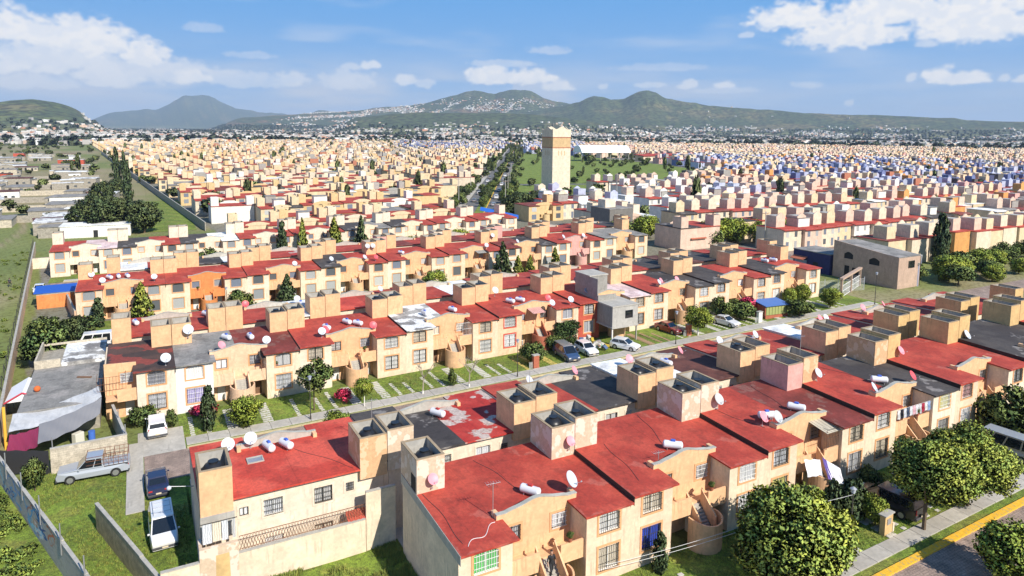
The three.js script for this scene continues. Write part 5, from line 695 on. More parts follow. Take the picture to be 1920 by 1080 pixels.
// people
function person(name, joints, label, pos, turn) {
  const n = 58, mc = new MarchingCubes(n, new THREE.MeshBasicMaterial(), false, false, 60000), S = 1.02; mc.isolation = 0;
  const seg = (p, a, b, ra, rb) => { const ab = [b[0] - a[0], b[1] - a[1], b[2] - a[2]], ap = [p[0] - a[0], p[1] - a[1], p[2] - a[2]], t = clamp((ap[0] * ab[0] + ap[1] * ab[1] + ap[2] * ab[2]) / (ab[0] ** 2 + ab[1] ** 2 + ab[2] ** 2 + 1e-9)); return Math.hypot(ap[0] - ab[0] * t, ap[1] - ab[1] * t, ap[2] - ab[2] * t) - lerp(ra, rb, t); };
  const field = (p) => { let d = 9; for (const [a, b, ra, rb] of joints) { const s = seg(p, a, b, ra, rb), h = clamp(.5 + .5 * (d - s) / .035); d = lerp(d, s, h) - .035 * h * (1 - h); } return d; };
  for (let k = 0; k < n; k++) for (let j = 0; j < n; j++) for (let i = 0; i < n; i++) { const p = [(i / n * 2 - 1) * S, (j / n * 2 - 1) * S + .92, (k / n * 2 - 1) * S]; mc.field[k * n * n + j * n + i] = -field(p); }
  mc.update(); const c = mc.count, P0 = mc.positionArray.slice(0, c * 3), pos3 = new Float32Array(c * 3), col = new Float32Array(c * 3);
  for (let i = 0; i < c; i++) { const q = [P0[3 * i] * S, P0[3 * i + 1] * S + .92, P0[3 * i + 2] * S]; pos3.set(q, 3 * i); let best = 9, cc = [1, 1, 1]; for (const [a, b, ra, rb, m] of joints) { const s = seg(q, a, b, ra, rb); if (s < best) { best = s; cc = m; } } col.set(cc, 3 * i); }
  const g = new THREE.BufferGeometry(); g.setAttribute('position', new THREE.BufferAttribute(pos3, 3)); g.setAttribute('color', new THREE.BufferAttribute(col, 3)); g.computeVertexNormals(); 
  const m = new THREE.Mesh(g, std(0xffffff, { vertexColors: true, roughness: .85 })); m.name = name; m.position.set(...pos); m.rotation.y = turn; return tag(m, label, 'person');
}
{
  const skin = [.42, .24, .16], hair = [.02, .015, .012];
  const body = (top, legs, shoe, { stride = .12, bend = 0, arms = .18 } = {}) => [[[0, .98, 0], [0, 1.3, .02 + bend], .15, .17, top], [[-.16, 1.38, bend], [.16, 1.38, bend], .085, .085, top], [[0, 1.42, bend], [0, 1.52, .02 + bend], .06, .055, skin], [[0, 1.6, .03 + bend], [0, 1.68, .02 + bend], .085, .1, skin], [[0, 1.66, -.03 + bend], [0, 1.73, 0 + bend], .09, .088, hair], [[0, 1.62, .12 + bend], [0, 1.6, .13 + bend], .02, .02, skin],
    [[-.09, .95, 0], [-.1, .52, stride + .06], .1, .072, legs], [[-.1, .52, stride + .06], [-.1, .1, stride * .8], .066, .048, legs], [[-.1, .05, stride * .8 - .03], [-.1, .04, stride * .8 + .15], .05, .04, shoe], [[.09, .95, 0], [.1, .5, -stride * .3 + .04], .1, .072, legs], [[.1, .5, -stride * .3 + .04], [.1, .1, -stride - .05], .066, .048, legs], [[.1, .05, -stride - .08], [.1, .04, -stride + .1], .05, .04, shoe],
    [[-.22, 1.36, bend], [-.3, 1.08, arms * .3], .055, .045, top], [[-.3, 1.08, arms * .3], [-.29, .86, arms], .042, .034, skin], [[-.29, .82, arms], [-.27, .76, arms + .03], .034, .02, skin], [[.22, 1.36, bend], [.3, 1.1, -arms * .2], .055, .045, top], [[.3, 1.1, -arms * .2], [.3, .88, arms * .2], .042, .034, skin], [[.3, .84, arms * .2], [.28, .77, arms * .2 + .03], .034, .02, skin]];
  const bk = [.02, .02, .022];
  person('person', body(bk, bk, [.05, .04, .04], { stride: .16, arms: .14 }), 'person in black shirt and shorts walking down a front row stair', [15.8 + 6.6, g0(22.3, 35) + 1.9, -35.3], -.1);
  person('person', body([.12, .2, .5], [.06, .07, .1], bk), 'person in a blue shirt standing on the street by the camper', [-4.4, .05, -112.4], .6);
  person('person', body([.05, .05, .06], [.03, .03, .04], bk, { stride: .2 }), 'person in dark clothes on the field path', [-22.6, .02, -160], 2.6);
}

// ---------------------------------------------------------------- water tower, avenue, park
{
  const t = group('water_tower'), u = 160, v = 254, s = 4.5, y = g0(u, v); t.position.set(u, y, -v);
  const shaft = wallMat(.76, .67, .52), band = wallMat(.62, .44, .24);
  part(t, 'shaft', boxUV(bx(-s, s, -1, 21.6, -s, s)), shaft); part(t, 'band', boxUV(bx(-s + .01, s - .01, 21.6, 26.0, -s + .01, s - .01)), band);
  for (const q of [21.6, 26.0]) part(t, 'string_course', boxUV(bx(-s - .12, s + .12, q, q + .28, -s - .12, s + .12)), WALL.terracotta);
  const P = [[-s - .05, 26.28], [s + .05, 26.28], [s + .05, 29.75]]; for (let i = 0; i <= 30; i++) { const x = lerp(s + .05, -s - .05, i / 30), k = Math.abs(x) / s; P.push([x, 29.4 + 1.35 * Math.exp(-Math.pow(k / .42, 2)) + .35 * smooth(.8, 1, k)]); }
  const g = slab(outline(P), .25, -.125); for (const a of [0, 1, 2, 3]) part(t, 'parapet', boxUV(g.clone().translate(0, 0, s - .1).rotateY(a * Math.PI / 2)), shaft); part(t, 'tank_roof', boxUV(bx(-s + .3, s - .3, 28.4, 28.7, -s + .3, s - .3)), M.concrete);
  for (let k = 0; k < 3; k++) { part(t, 'slit_window', bx(-1.5 + k * 1.5 - .2, -1.5 + k * 1.5 + .2, 18.4, 20.4, s, s + .03), band); part(t, 'slit_window', bx(-s - .03, -s, 18.4, 20.4, -1.5 + k * 1.5 - .2, -1.5 + k * 1.5 + .2), band); }
  part(t, 'spike', rod([-s + .4, 30.5, s - .4], [-s + .4, 32.2, s - .4], .06), M.steel); tag(t, 'tall cream water tower with brown band and scalloped top', 'tower');
}
const AV = [100, 208], AVD = [.4924, .8704];                                       // the avenue with a planted middle, running off beside the tower
const aveOff = (u, v) => (u - AV[0]) * AVD[1] - (v - AV[1]) * AVD[0], aveAlong = (u, v) => (u - AV[0]) * AVD[0] + (v - AV[1]) * AVD[1];
const avePoint = (s, o) => [AV[0] + AVD[0] * s + AVD[1] * o, AV[1] + AVD[1] * s - AVD[0] * o];
function aveSheet(o0, o1, s0, s1, off, thick = 0) { const g = (thick ? new THREE.BoxGeometry(o1 - o0, thick, s1 - s0) : new THREE.PlaneGeometry(o1 - o0, s1 - s0).rotateX(-Math.PI / 2)); g.translate((o0 + o1) / 2, thick / 2 + off + 1.76, -(s0 + s1) / 2).rotateY(-Math.atan2(AVD[0], AVD[1])).translate(AV[0], 0, -AV[1]); return boxUV(g); }
structure('road', aveSheet(-6.8, 6.8, -14, 900, .05), MAT_ASPHALT); structure('median', aveSheet(-1.6, 1.6, 6, 880, .06, .14), MAT_LAWN); structure('sidewalk', aveSheet(-9, -6.9, -8, 900, .06, .12), MAT_WALK); structure('kerb', aveSheet(1.62, 1.9, 6, 880, .06, .16), MAT_KERB);
const parkPoly = [[112, 226], [143, 240], [196, 278], [289, 303], [374, 380], [414, 505], [440, 640], [427, 750], [216, 408]];
const inside = (p, x, y) => { let c = false; for (let i = 0, j = p.length - 1; i < p.length; j = i++) if ((p[i][1] > y) !== (p[j][1] > y) && x < (p[j][0] - p[i][0]) * (y - p[i][1]) / (p[j][1] - p[i][1]) + p[i][0]) c = !c; return c; };
{ const s = new THREE.ShapeGeometry(outline(parkPoly)); s.rotateX(-Math.PI / 2); s.translate(0, 1.80, 0); structure('park_lawn', boxUV(s), MAT_LAWN); }
structure('road', (() => { const g = new THREE.PlaneGeometry(150, 7).rotateX(-Math.PI / 2).rotateY(-.27).translate(228, 1.84, -306); return boxUV(g); })(), MAT_ASPHALT);
// vaulted sports roof
{
  const d = group('vaulted_roof'); d.position.set(396, 6.6, -546); const R = 16; const g = new THREE.CylinderGeometry(R, R, 50, 28, 1, true, -.95, 1.9).rotateX(-Math.PI / 2).rotateY(Math.PI / 2); g.translate(0, -R * Math.cos(.95) + 3.4, 0); part(d, 'vault', plain(g), std(lin(.85, .86, .88), { side: THREE.DoubleSide, roughness: .6 }));
  const e = [[-R * Math.sin(.95), 3.4]]; for (let i = 0; i <= 20; i++) { const a = lerp(-.95, .95, i / 20); e.push([R * Math.sin(a), R * Math.cos(a) - R * Math.cos(.95) + 3.4]); } part(d, 'end_wall', boxUV(slab(outline(e), .3, 0).rotateY(Math.PI / 2).translate(-25, 0, 0)), std(lin(.8, .8, .8))); for (let i = 0; i < 6; i++) for (const z of [-10.6, 10.6]) part(d, 'column', boxUV(bx(-24.5 + i * 9.6, -24 + i * 9.6, -4.8, 3.9, z - .25, z + .25)), M.concrete); d.rotation.y = -.24; tag(d, 'big white vaulted sports roof beyond the water tower', 'roof');
  const b = group('long_building'); b.position.set(472, 1.8, -540); part(b, 'wall', boxUV(bx(-45, 45, 0, 5, -5, 5)), WALL.cream); part(b, 'roof', boxUV(new THREE.BoxGeometry(92, .6, 12).rotateX(.1).translate(0, 5.6, 0)), ROOF.red); b.rotation.y = .25; tag(b, 'long low building with a red roof beside the vaulted roof', 'building');
}
// ---------------------------------------------------------------- the estates beyond
const F = {};
{
  F.mWall = boxUV(join([bx(0, 4, -.6, 5.2, -9.8, -.2), bx(9, 13, -.6, 5.2, -9.8, -.2), bx(4, 9, -.6, 5.25, -9.8, -2)]));
  const P = [[3.6, 5.2], [9.6, 5.2], [9.6, 5.6]]; for (let i = 0; i <= 12; i++) { const t = 1 - i / 12; P.push([lerp(3.6, 9.6, t), 5.6 + .6 * Math.sin(Math.PI * t)]); } F.mParapet = boxUV(slab(outline(P), .2, -2.1));
  F.mRoofL = boxUV(join([bx(-.1, 4.1, 5.2, 5.36, -2.2, .1), bx(-.1, 6.5, 5.2, 5.38, -10, -2.2)])); F.mRoofR = boxUV(join([bx(8.9, 13.1, 5.2, 5.36, -2.2, .1), bx(6.51, 13.1, 5.2, 5.38, -10, -2.2)]));
  const box = (x0, x1, z0, z1, y0, y1) => join([bx(x0, x1, y0, y1 - .02, z1 - .15, z1), bx(x0, x1, y0, y1 - .02, z0, z0 + .15), bx(x0, x0 + .15, y0, y1, z0 + .15, z1 - .15), bx(x1 - .15, x1, y0, y1, z0 + .15, z1 - .15), bx(x0 + .15, x1 - .15, y0, y1 - 1.2, z0 + .15, z1 - .15)]);
  F.mBoxL = boxUV(box(0, 2.3, -9.9, -6.9, 5.3, 8)); F.mBoxR = boxUV(box(10.7, 13, -9.9, -6.9, 5.3, 8));
  const wn = (x, y, w, h) => bx(x, x + w, y, y + h, -.2, -.17); F.mWin = [boxUV(wn(1.1, 3.4, 1.7, 1.4)), boxUV(wn(1.1, .9, 1.7, 1.6)), boxUV(wn(10.2, 3.4, 1.7, 1.4)), boxUV(wn(10.2, .9, 1.7, 1.6))];
  F.mStair = boxUV(join([new THREE.CylinderGeometry(1.25, 1.25, 2.6, 12, 1, false, -Math.PI / 2, Math.PI).translate(6.5, 1, -.4), bx(4, 6, 2.4, 3.5, -.8, -.6), bx(7, 9, 2.4, 3.5, -.8, -.6)]));
  // narrow house with a gabled tank tower
  F.rWall = boxUV(bx(0, 6.4, -.6, 5.3, -8.6, 0)); F.rRoof = boxUV(join([bx(-.15, 6.55, 5.3, 5.42, -8.7, -1.2), new THREE.BoxGeometry(6.8, .14, 1.7).rotateX(.16).translate(3.2, 5.28, -.35)]));
  const T = [[1.2, 5.4], [4.4, 5.4], [4.4, 8.2]]; for (let i = 0; i <= 14; i++) { const t = 1 - i / 14; T.push([lerp(1.2, 4.4, t), 8.2 + .8 * Math.pow(Math.sin(Math.PI * t), 2)]); }
  F.rTower = boxUV(join([bx(1.2, 4.4, 5.4, 8.2, -6.8, -3.75), slab(outline(T), .22, -3.74)])); F.rTop = boxUV(bx(1.35, 4.25, 8.2, 8.23, -6.65, -3.9));
  const rw = (x, y, w, h) => bx(x, x + w, y, y + h, 0, .03); F.rWin = [boxUV(rw(.9, 3.4, 1.0, 1.3)), boxUV(rw(3.9, 3.4, 1.0, 1.3)), boxUV(rw(.9, .9, 1.0, 1.4)), boxUV(rw(3.9, .4, .9, 2.0))];
}
const TONE = { cream: [.74, .59, .39], yellow: [.70, .51, .27], pale: [.75, .64, .50], pink: [.70, .52, .42], white: [.82, .80, .76], blue: [.15, .19, .38], lilac: [.47, .51, .68], orange: [.66, .33, .11], grey: [.4, .39, .37], rose: [.7, .42, .38] };
const toneMat = Object.fromEntries(Object.entries(TONE).map(([k, c]) => [k, wallMat(...c)]));
const sites = [];
{
  const r = rng(2024);
  const free = (u, v, w) => {
    const rr = Math.hypot(u, v), az = Math.atan2(u, v) - YAW; if (Math.abs(az) > .74 || rr > 1330 || rr < 60) return false;
    const right = u > (v > 132 ? 115 : 122);
    if (!right && v < 184) return false;
    if (v > 176 && u < Math.max(estateLeft(v) + 3, v < 235 ? 20 : -99)) return false;
    if (right && v < 104 && u < 140) return false; if (right && v < 84) return false;
    const o = Math.abs(aveOff(u + w / 2, v)); if (aveAlong(u, v) > -30 && o < 12 + w / 2) return false;
    for (const du of [0, w / 2, w]) for (const dv of [0, 10]) if (inside(parkPoly, u + du, v + dv)) return false;
    if (Math.abs(u + w / 2 - 160) < 15 && v > 222 && v < 266) return false; if (Math.abs(u - 395) < 75 && Math.abs(v - 555) < 45) return false; if (Math.abs(u - 472) < 55 && Math.abs(v - 540) < 14) return false;
    return true;
  };
  const tone = (u, v) => {
    const rr = Math.hypot(u, v), az = Math.atan2(u, v) - YAW, q = r();
    const blue = az > .1 ? rr > 395 + 60 * Math.sin(az * 9) && rr < 700 && q > .1 : az > -.17 && rr > 820 - 300 * clamp(az + .02, 0, .12) / .12;
    if (u > 118 && u < 215 && v > 180 && v < 300) return q < .45 ? 'white' : q < .8 ? 'pale' : 'lilac';
    if (blue && q < .8) return q < .45 ? 'lilac' : 'blue';
    if (az > .1) return q < .34 ? 'pink' : q < .62 ? 'pale' : q < .84 ? 'cream' : q < .9 ? 'white' : q < .95 ? 'orange' : 'rose';
    return q < .42 ? 'cream' : q < .68 ? 'yellow' : q < .93 ? 'pale' : q < .97 ? 'white' : 'grey';
  };
  for (let k = -3; k < 34; k++) {
    const vf = 188 + k * 36.6, lane = 0;
    for (const [away, dv] of [[false, 0], [true, 22.2]]) {
      const narrow = (u) => u > 118 + Math.max(0, (vf - 260) * .62);
      let u = (vf > 176 ? estateLeft(vf) + 3.2 : -90), n = 0;
      while (u < 1300) { const w = narrow(u) ? 6.6 : 13, v = vf + dv; if (free(u, v, w) && r() > .06) sites.push({ u, v: v + (r() - .5) * (w < 10 ? 2.2 : 1.6), w, away, kind: w < 10 ? 'r' : 'm', k: k + 3, d: Math.hypot(u, v), tone: tone(u, v), roof: r(), s: r(), q: r() }); u += w + .15; if (++n % (w < 10 ? 14 : 8) === 0) u += 9; }
    }
  }
  sites.sort((a, b) => a.d - b.d);
}
const near = sites.slice(0, 238), rest = sites.slice(238);
const roofKind = (q) => q < .62 ? 'red' : q < .74 ? 'maroon' : q < .84 ? 'grey' : q < .92 ? 'black' : 'white';
near.forEach((s, i) => {
  const h = group('estate_house'), m = toneMat[s.tone], r = rng(9000 + i); h.position.set(s.away ? s.u + s.w : s.u, g0(s.u, s.v), -s.v); h.rotation.y = s.away ? Math.PI : 0; h.scale.y = .96 + .1 * s.s;
  const win = (g) => { const w = part(h, 'window', g, paneMats[Math.floor(r() * paneMats.length)]); };
  if (s.kind === 'm') { part(h, 'wall', F.mWall, m); part(h, 'parapet', F.mParapet, m); part(h, 'roof', F.mRoofL, ROOF[roofKind(s.roof)]); part(h, 'roof', F.mRoofR, ROOF[roofKind(r())]); if (r() < .88) part(h, 'tank_enclosure', F.mBoxL, toneMat[r() < .8 ? s.tone : 'yellow']); if (r() < .88) part(h, 'tank_enclosure', F.mBoxR, toneMat[r() < .8 ? s.tone : 'pale']); if (!s.away) { part(h, 'stair', F.mStair, toneMat.yellow); F.mWin.forEach(win); } }
  else { part(h, 'wall', F.rWall, m); part(h, 'roof', F.rRoof, ROOF[roofKind(s.roof)]); if (r() < .94) { const t = part(h, 'tank_tower', F.rTower, toneMat[r() < .75 ? s.tone : 'pink']); part(t, 'top', F.rTop, M.lining); } if (!s.away) F.rWin.forEach(win); }
  const added = r() < .2; if (added) { const wd = 2.5 + r() * 2, x = s.w * .5 - wd / 2 + (r() - .5) * 2, e = part(h, 'added_room', boxUV(bx(x, x + wd, 5.3, 7.6, -6.5, -3.2)), r() < .5 ? WALL.grey : toneMat.white); part(e, 'room_roof', boxUV(bx(x - .15, x + wd + .15, 7.6, 7.72, -6.65, -3.05)), ROOF.grey); }
  const rf = roofKind(s.roof), zone = s.kind === 'm' ? (aveOff(s.u, s.v) < 0 ? 'in the dense rows beside the avenue' : 'right of the tower park'.replace('right of', 'next to')) : 'in the tank-tower rows beyond the tan shop';
  const lane = `${s.away ? 'back' : 'front'} of street ${ORD[s.k] || 'twelfth'}`, kind2 = s.kind === 'm' ? 'double house' : 'narrow house', where = s.kind === 'm' ? (aveOff(s.u, s.v) < 0 ? 'in the dense estate' : 'by the tower park') : 'in the tank-tower estate', bit = added ? ' plus room' : '';
  tag(h, `${s.tone} ${kind2}, ${rf} roof${bit}, ${lane.replace(/(\w+) of street (\w+)/, '$2 row $1 side')} ${where}`, 'house', `${s.tone} ${kind2}s, ${rf} roof${bit}, ${lane} ${where}`);
});
// the houses farther off, too many to tell apart
{
  const geoms = { m: [join([F.mWall, F.mParapet]), join([F.mBoxL, F.mBoxR]), join([F.mRoofL, F.mRoofR]), join(F.mWin)], r: [F.rWall, F.rTower, F.rRoof, join(F.rWin)] };
  const wallM = std(0xffffff, { map: grime }), roofM = std(0xffffff, { map: grime }), winM = std(lin(.12, .125, .13), { roughness: .3 });
  const o = new THREE.Object3D(), c = new THREE.Color(), RC = { red: [.40, .06, .045], maroon: [.22, .05, .04], grey: [.3, .29, .28], black: [.06, .055, .055], white: [.75, .75, .74] };
  for (const kind of ['m', 'r']) {
    const list = rest.filter((s) => s.kind === kind); const r = rng(3);
    ['distant_house_walls', 'distant_tank_towers', 'distant_house_roofs', 'distant_house_windows'].forEach((nm, j) => {
      const im = new THREE.InstancedMesh(geoms[kind][j], [wallM, wallM, roofM, winM][j], list.length); im.name = nm;
      list.forEach((s, i) => { o.position.set(s.away ? s.u + s.w : s.u, landHeight(s.u, -s.v), -s.v); o.rotation.set(0, s.away ? Math.PI : 0, 0); o.scale.set(1, .94 + .14 * s.s, 1); o.updateMatrix(); im.setMatrixAt(i, o.matrix); if (j < 3) { const t = j < 2 ? TONE[j && r() < .2 ? 'cream' : s.tone] : RC[roofKind(s.roof)], b = .85 + .3 * s.q; im.setColorAt(i, c.setRGB(t[0] * b, t[1] * b, t[2] * b)); } });
      stuff(im, ['walls of the countless far estate houses', 'tank towers of the countless far estate houses', 'roofs of the countless far estate houses', 'windows of the countless far estate houses'][j], 'houses');
    });
  }
}
// added rooms and water tanks on the far roofs
{
  const r = rng(61), pick = rest.filter(() => r() < .4), o = new THREE.Object3D(), c = new THREE.Color(), im = new THREE.InstancedMesh(boxUV(bx(-.5, .5, 0, 1, -.5, .5)), std(0xffffff, { map: grime }), pick.length); im.name = 'distant_added_rooms';
  pick.forEach((s, i) => { o.position.set(s.u + s.w * (.3 + .4 * r()), landHeight(s.u, -s.v) + 5.2, -s.v + (s.away ? 4 : -4)); o.rotation.set(0, 0, 0); o.scale.set(2 + r() * 3.5, 1.6 + r() * 2.4, 2 + r() * 3); o.updateMatrix(); im.setMatrixAt(i, o.matrix); const q = r(), t = q < .4 ? [.38, .37, .35] : q < .65 ? [.75, .74, .7] : q < .8 ? [.12, .115, .11] : q < .9 ? [.5, .2, .12] : [.7, .6, .45]; im.setColorAt(i, c.setRGB(...t)); });
  stuff(im, 'added rooms and clutter on the far estate roofs', 'rooms');
}
// far town on the plain and up the slopes, with its trees
{
  const r = rng(77), o = new THREE.Object3D(), c = new THREE.Color(), town = [], wood = [];
  for (let i = 0; i < 150000; i++) {
    const az = (r() - .5) * 1.62, rr = Math.sqrt(lerp(1250 ** 2, 7200 ** 2, r())), [x, z] = heading(az, rr), [h, k] = hillAt(az, rr), d = fbm(x / 210, z / 210, 4), e = fbm(x / 60 + 4, z / 60, 3);
    const onSlope = k === 3 && h > 8 && h < 330 ? smooth(.38, .56, d) * smooth(-.34, -.2, az) * smooth(.1, -.02, az) * 1.0 * smooth(330, 120, h) : h > 8 ? (h < 75 ? .75 * smooth(75, 10, h) : .004) * smooth(.42, .56, d) : 1;
    const field = az > .1 && rr < 1900 ? .3 : 1;
    if (d * .7 + e * .3 > .49 && r() < onSlope * field * .75) town.push([x, z, rr]); else if (h < 260 && h <= 45 && r() < .26) wood.push([x, z, rr]);
  }
  const bg = boxUV(bx(-.5, .5, -.3, 1, -.5, .5)), im = new THREE.InstancedMesh(bg, std(0xffffff), town.length); im.name = 'distant_town';
  town.forEach(([x, z, rr], i) => { o.position.set(x, landHeight(x, z), z); o.rotation.set(0, r() * 1.6, 0); const big = r() < .02 ? 3 : 1; o.scale.set((6 + r() * 7) * big, 3 + r() * 5, (6 + r() * 8) * big); o.updateMatrix(); im.setMatrixAt(i, o.matrix); const q = r(), t = q < .45 ? [.55, .53, .49] : q < .7 ? [.42, .40, .38] : q < .82 ? [.66, .48, .36] : q < .9 ? [.5, .25, .16] : [.8, .8, .79]; im.setColorAt(i, c.setRGB(...t)); });
  stuff(im, 'pale far-off town spread over the plain', 'town');
  const cg = leafCloud({ seed: 7, clumps: 9, leaves: 54, leaf: .5, radius: [1, .9, 1], clump: .5, colour: [1, 1, 1], spread: .15 }), wm = new THREE.InstancedMesh(cg, LEAF, wood.length); wm.name = 'distant_trees';
  wood.forEach(([x, z], i) => { const s = 3 + r() * 4; o.position.set(x, landHeight(x, z) + s * .6, z); o.rotation.set(0, r() * 6, 0); o.scale.set(s, s * (.8 + r() * .5), s); o.updateMatrix(); wm.setMatrixAt(i, o.matrix); const b = .8 + r() * .5; wm.setColorAt(i, c.setRGB(.065 * b, .085 * b, .038 * b)); });
  stuff(wm, 'far-off trees among the town and on the slopes', 'trees');
  // trees among the estates, past the ones that stand out
  const spots = []; for (let i = 0; i < 3400; i++) { const az = (r() - .5) * 1.46, rr = Math.sqrt(lerp(260 ** 2, 1300 ** 2, r())), [x, z] = heading(az, rr); if ((x < estateLeft(-z) && r() < .85) || (inside(parkPoly, x, -z) && r() < .6)) continue; spots.push([x, z]); }
  for (let k = -3; k < 30; k++) for (const dv of [-6, 28.5]) for (let u = -40; u < 900; u += 9 + r() * 26) { const v = 188 + k * 36.6 + dv + (r() - .5) * 2.4, x = u + r() * 8, d = Math.hypot(x, v); if (d < 235 || d > 1250 || x < estateLeft(v) + 4 || (x < 122 && v < 182) || Math.abs(aveOff(x, v)) < 8 || inside(parkPoly, x, v)) continue; spots.push([x, -v]); }
  for (let s = 10; s < 880; s += 9) for (const off of [-9.5, 0, 9.5]) if (r() < .4) { const [u, v] = avePoint(s, off + (r() - .5) * 2); if (s > 130) spots.push([u, -v]); }
  for (let i = 0; i < 110; i++) { const u = 130 + r() * 300, v = 250 + r() * 480; if (inside(parkPoly, u, v) && r() < (v > 380 ? .25 : .7)) spots.push([u, -v]); }
  for (let i = 0; i < 120; i++) { const v = 300 + r() * 900, u = estateLeft(v) - 6 - r() * 220; spots.push([u, -v]); }
  const dg = CROWN.dark[0], em = new THREE.InstancedMesh(leafCloud({ seed: 17, clumps: 16, leaves: 420, leaf: .24, radius: [1, .9, 1], clump: .42, colour: [1, 1, 1], spread: .2 }), LEAF, spots.length); em.name = 'estate_trees';
  spots.forEach(([x, z], i) => { const s = 1.6 + r() * r() * 2.6, tall = r() < .12; o.position.set(x, landHeight(x, z) + s * (tall ? 1.8 : .9), z); o.rotation.set(0, r() * 6, 0); o.scale.set(tall ? s * .5 : s, tall ? s * 2.2 : s, tall ? s * .5 : s); o.updateMatrix(); em.setMatrixAt(i, o.matrix); const b = .7 + r() * .9; em.setColorAt(i, c.setRGB(.11 * b, .14 * b, .04 * b)); });
  stuff(em, 'small trees scattered through the far estates and along the avenue', 'trees');
}
// trees that stand out, at the wooded lot and along the avenue
{
  const r = rng(55);
  for (let i = 0; i < 12; i++) { const [u, v] = [[-14, 236], [-9, 230], [-4, 234], [1, 226], [-16, 250], [-11, 252], [-5, 250], [-1, 243], [-14, 270], [-9, 276], [-13, 318], [-9, 350]][i], s = 3.5 + r() * 1.8; tree('lot_tree', 'dark', u, v, s, s * 1.05, s * 1.0, 'dark broad tree in the clump on the wooded lot', 'tree', 'trees of the clump on the wooded lot', { trunk: .3 }); }
  for (const [u, v, h, l] of [[-9.5, 402, 10, 'tallest cypress above the wooded lot'], [-6, 398, 8.5, 'cypress beside the tallest one above the wooded lot'], [-3.6, 300, 8, 'slim cypress at the edge of the tree clump']]) tree('cypress', 'column', u, v, 2.2, h, h * .95, l, 'tree');
  for (let i = 0; i < 34; i++) { const s = -6 + Math.floor(i / 3) * 11.5, off = [-9.6, 0, 9.4][i % 3], [u, v] = avePoint(s, off + (r() - .5) * 1.6); if (i % 3 === 1 && s < 20) continue; const q = 1.6 + r() * 1.3 + (off > 0 ? .5 : 0); tree('avenue_tree', r() < .5 ? 'dark' : 'loose', u, v, q, q * .9, q * 1.05, off === 0 ? 'small tree on the planted middle of the avenue' : off > 0 ? 'leafy tree on the park side of the avenue' : 'tree on the house side of the avenue', 'tree', off === 0 ? 'trees on the middle of the avenue' : off > 0 ? 'trees on the park side of the avenue' : 'trees on the house side of the avenue'); }
  for (const [u, v, s] of [[112, 204, 4.2], [118, 212, 4.8], [124, 210, 4], [131, 220, 4.2]]) tree('avenue_tree', 'dark', u, v, s, s * .85, s * .9, 'large dark tree at the foot of the avenue by the tower', 'tree', 'large trees at the foot of the avenue');
  for (const [u, v, s, k] of [[131, 131, 4, 'round'], [137, 130, 4.2, 'round'], [128.5, 128, 3, 'loose'], [146, 129.5, 3.6, 'round'], [152, 128.5, 3.8, 'round'], [158, 127.5, 3.4, 'round'], [165, 128, 3, 'loose'], [121, 146, 4, 'round'], [116, 150, 3.6, 'loose']]) tree('street_tree', k, u, v, s, s * .8, s * .85, 'green tree along the street behind the orange house row', 'tree', 'trees along the street behind the orange house row');
  for (const [u, v, s, k] of [[134, 79.5, 2.2, 'loose'], [141, 76.6, 3, 'round'], [146, 77.4, 2.6, 'round'], [150, 79.4, 3, 'loose'], [157, 79, 2.8, 'round'], [164, 80, 2.4, 'round'], [172, 82, 2.8, 'loose'], [149, 72.6, 2, 'round'], [162, 74, 2, 'round'], [180, 76, 2.4, 'round'], [186, 84, 2.6, 'loose'], [139, 73.6, 2.6, 'shrub'], [152, 75, 2.4, 'shrub']]) tree('street_tree', k, u, v, s, s * .85, s * .95, 'round green tree along the street past the tan shop', 'tree', 'trees along the street past the tan shop');
  for (const [u, v, l] of [[157.4, 87.5, 'tall dark cypress of the pair beside the lilac house'], [160.4, 89.5, 'second cypress of the pair beside the lilac house']]) tree('cypress', 'column', u, v, 1.9, 5.6, 5.4, l, 'tree');
  for (const [s, off] of [[20, 9], [62, 9], [104, 9], [150, 9], [30, -9], [90, -9]]) { const [u, v] = avePoint(s, off); pole(u, v, 11, 'concrete utility pole along the avenue', 'utility poles along the avenue'); }
  pole(138, 120, 9.5, 'utility pole among the trees behind the orange house row'); pole(172, 226, 12, 'tall pole in the park beside the water tower');
  const protoCar = [SEDAN(P.white), HATCH(P.silver), SEDAN(P.grey), VAN(P.white)].map((s) => carOf('saloon_car', s));
  for (let i = 0; i < 12; i++) { const [u, v] = avePoint(8 + i * 17 + r() * 8, i % 2 ? 4.2 : -4.2), c = copyOf(protoCar[i % 4], 'avenue_car'); c.position.set(u, 1.86, -v); c.rotation.y = Math.PI / 2 - Math.atan2(AVD[0], AVD[1]); tag(c, 'small car on the avenue beside the water tower', 'car', 'cars on the avenue'); }
}
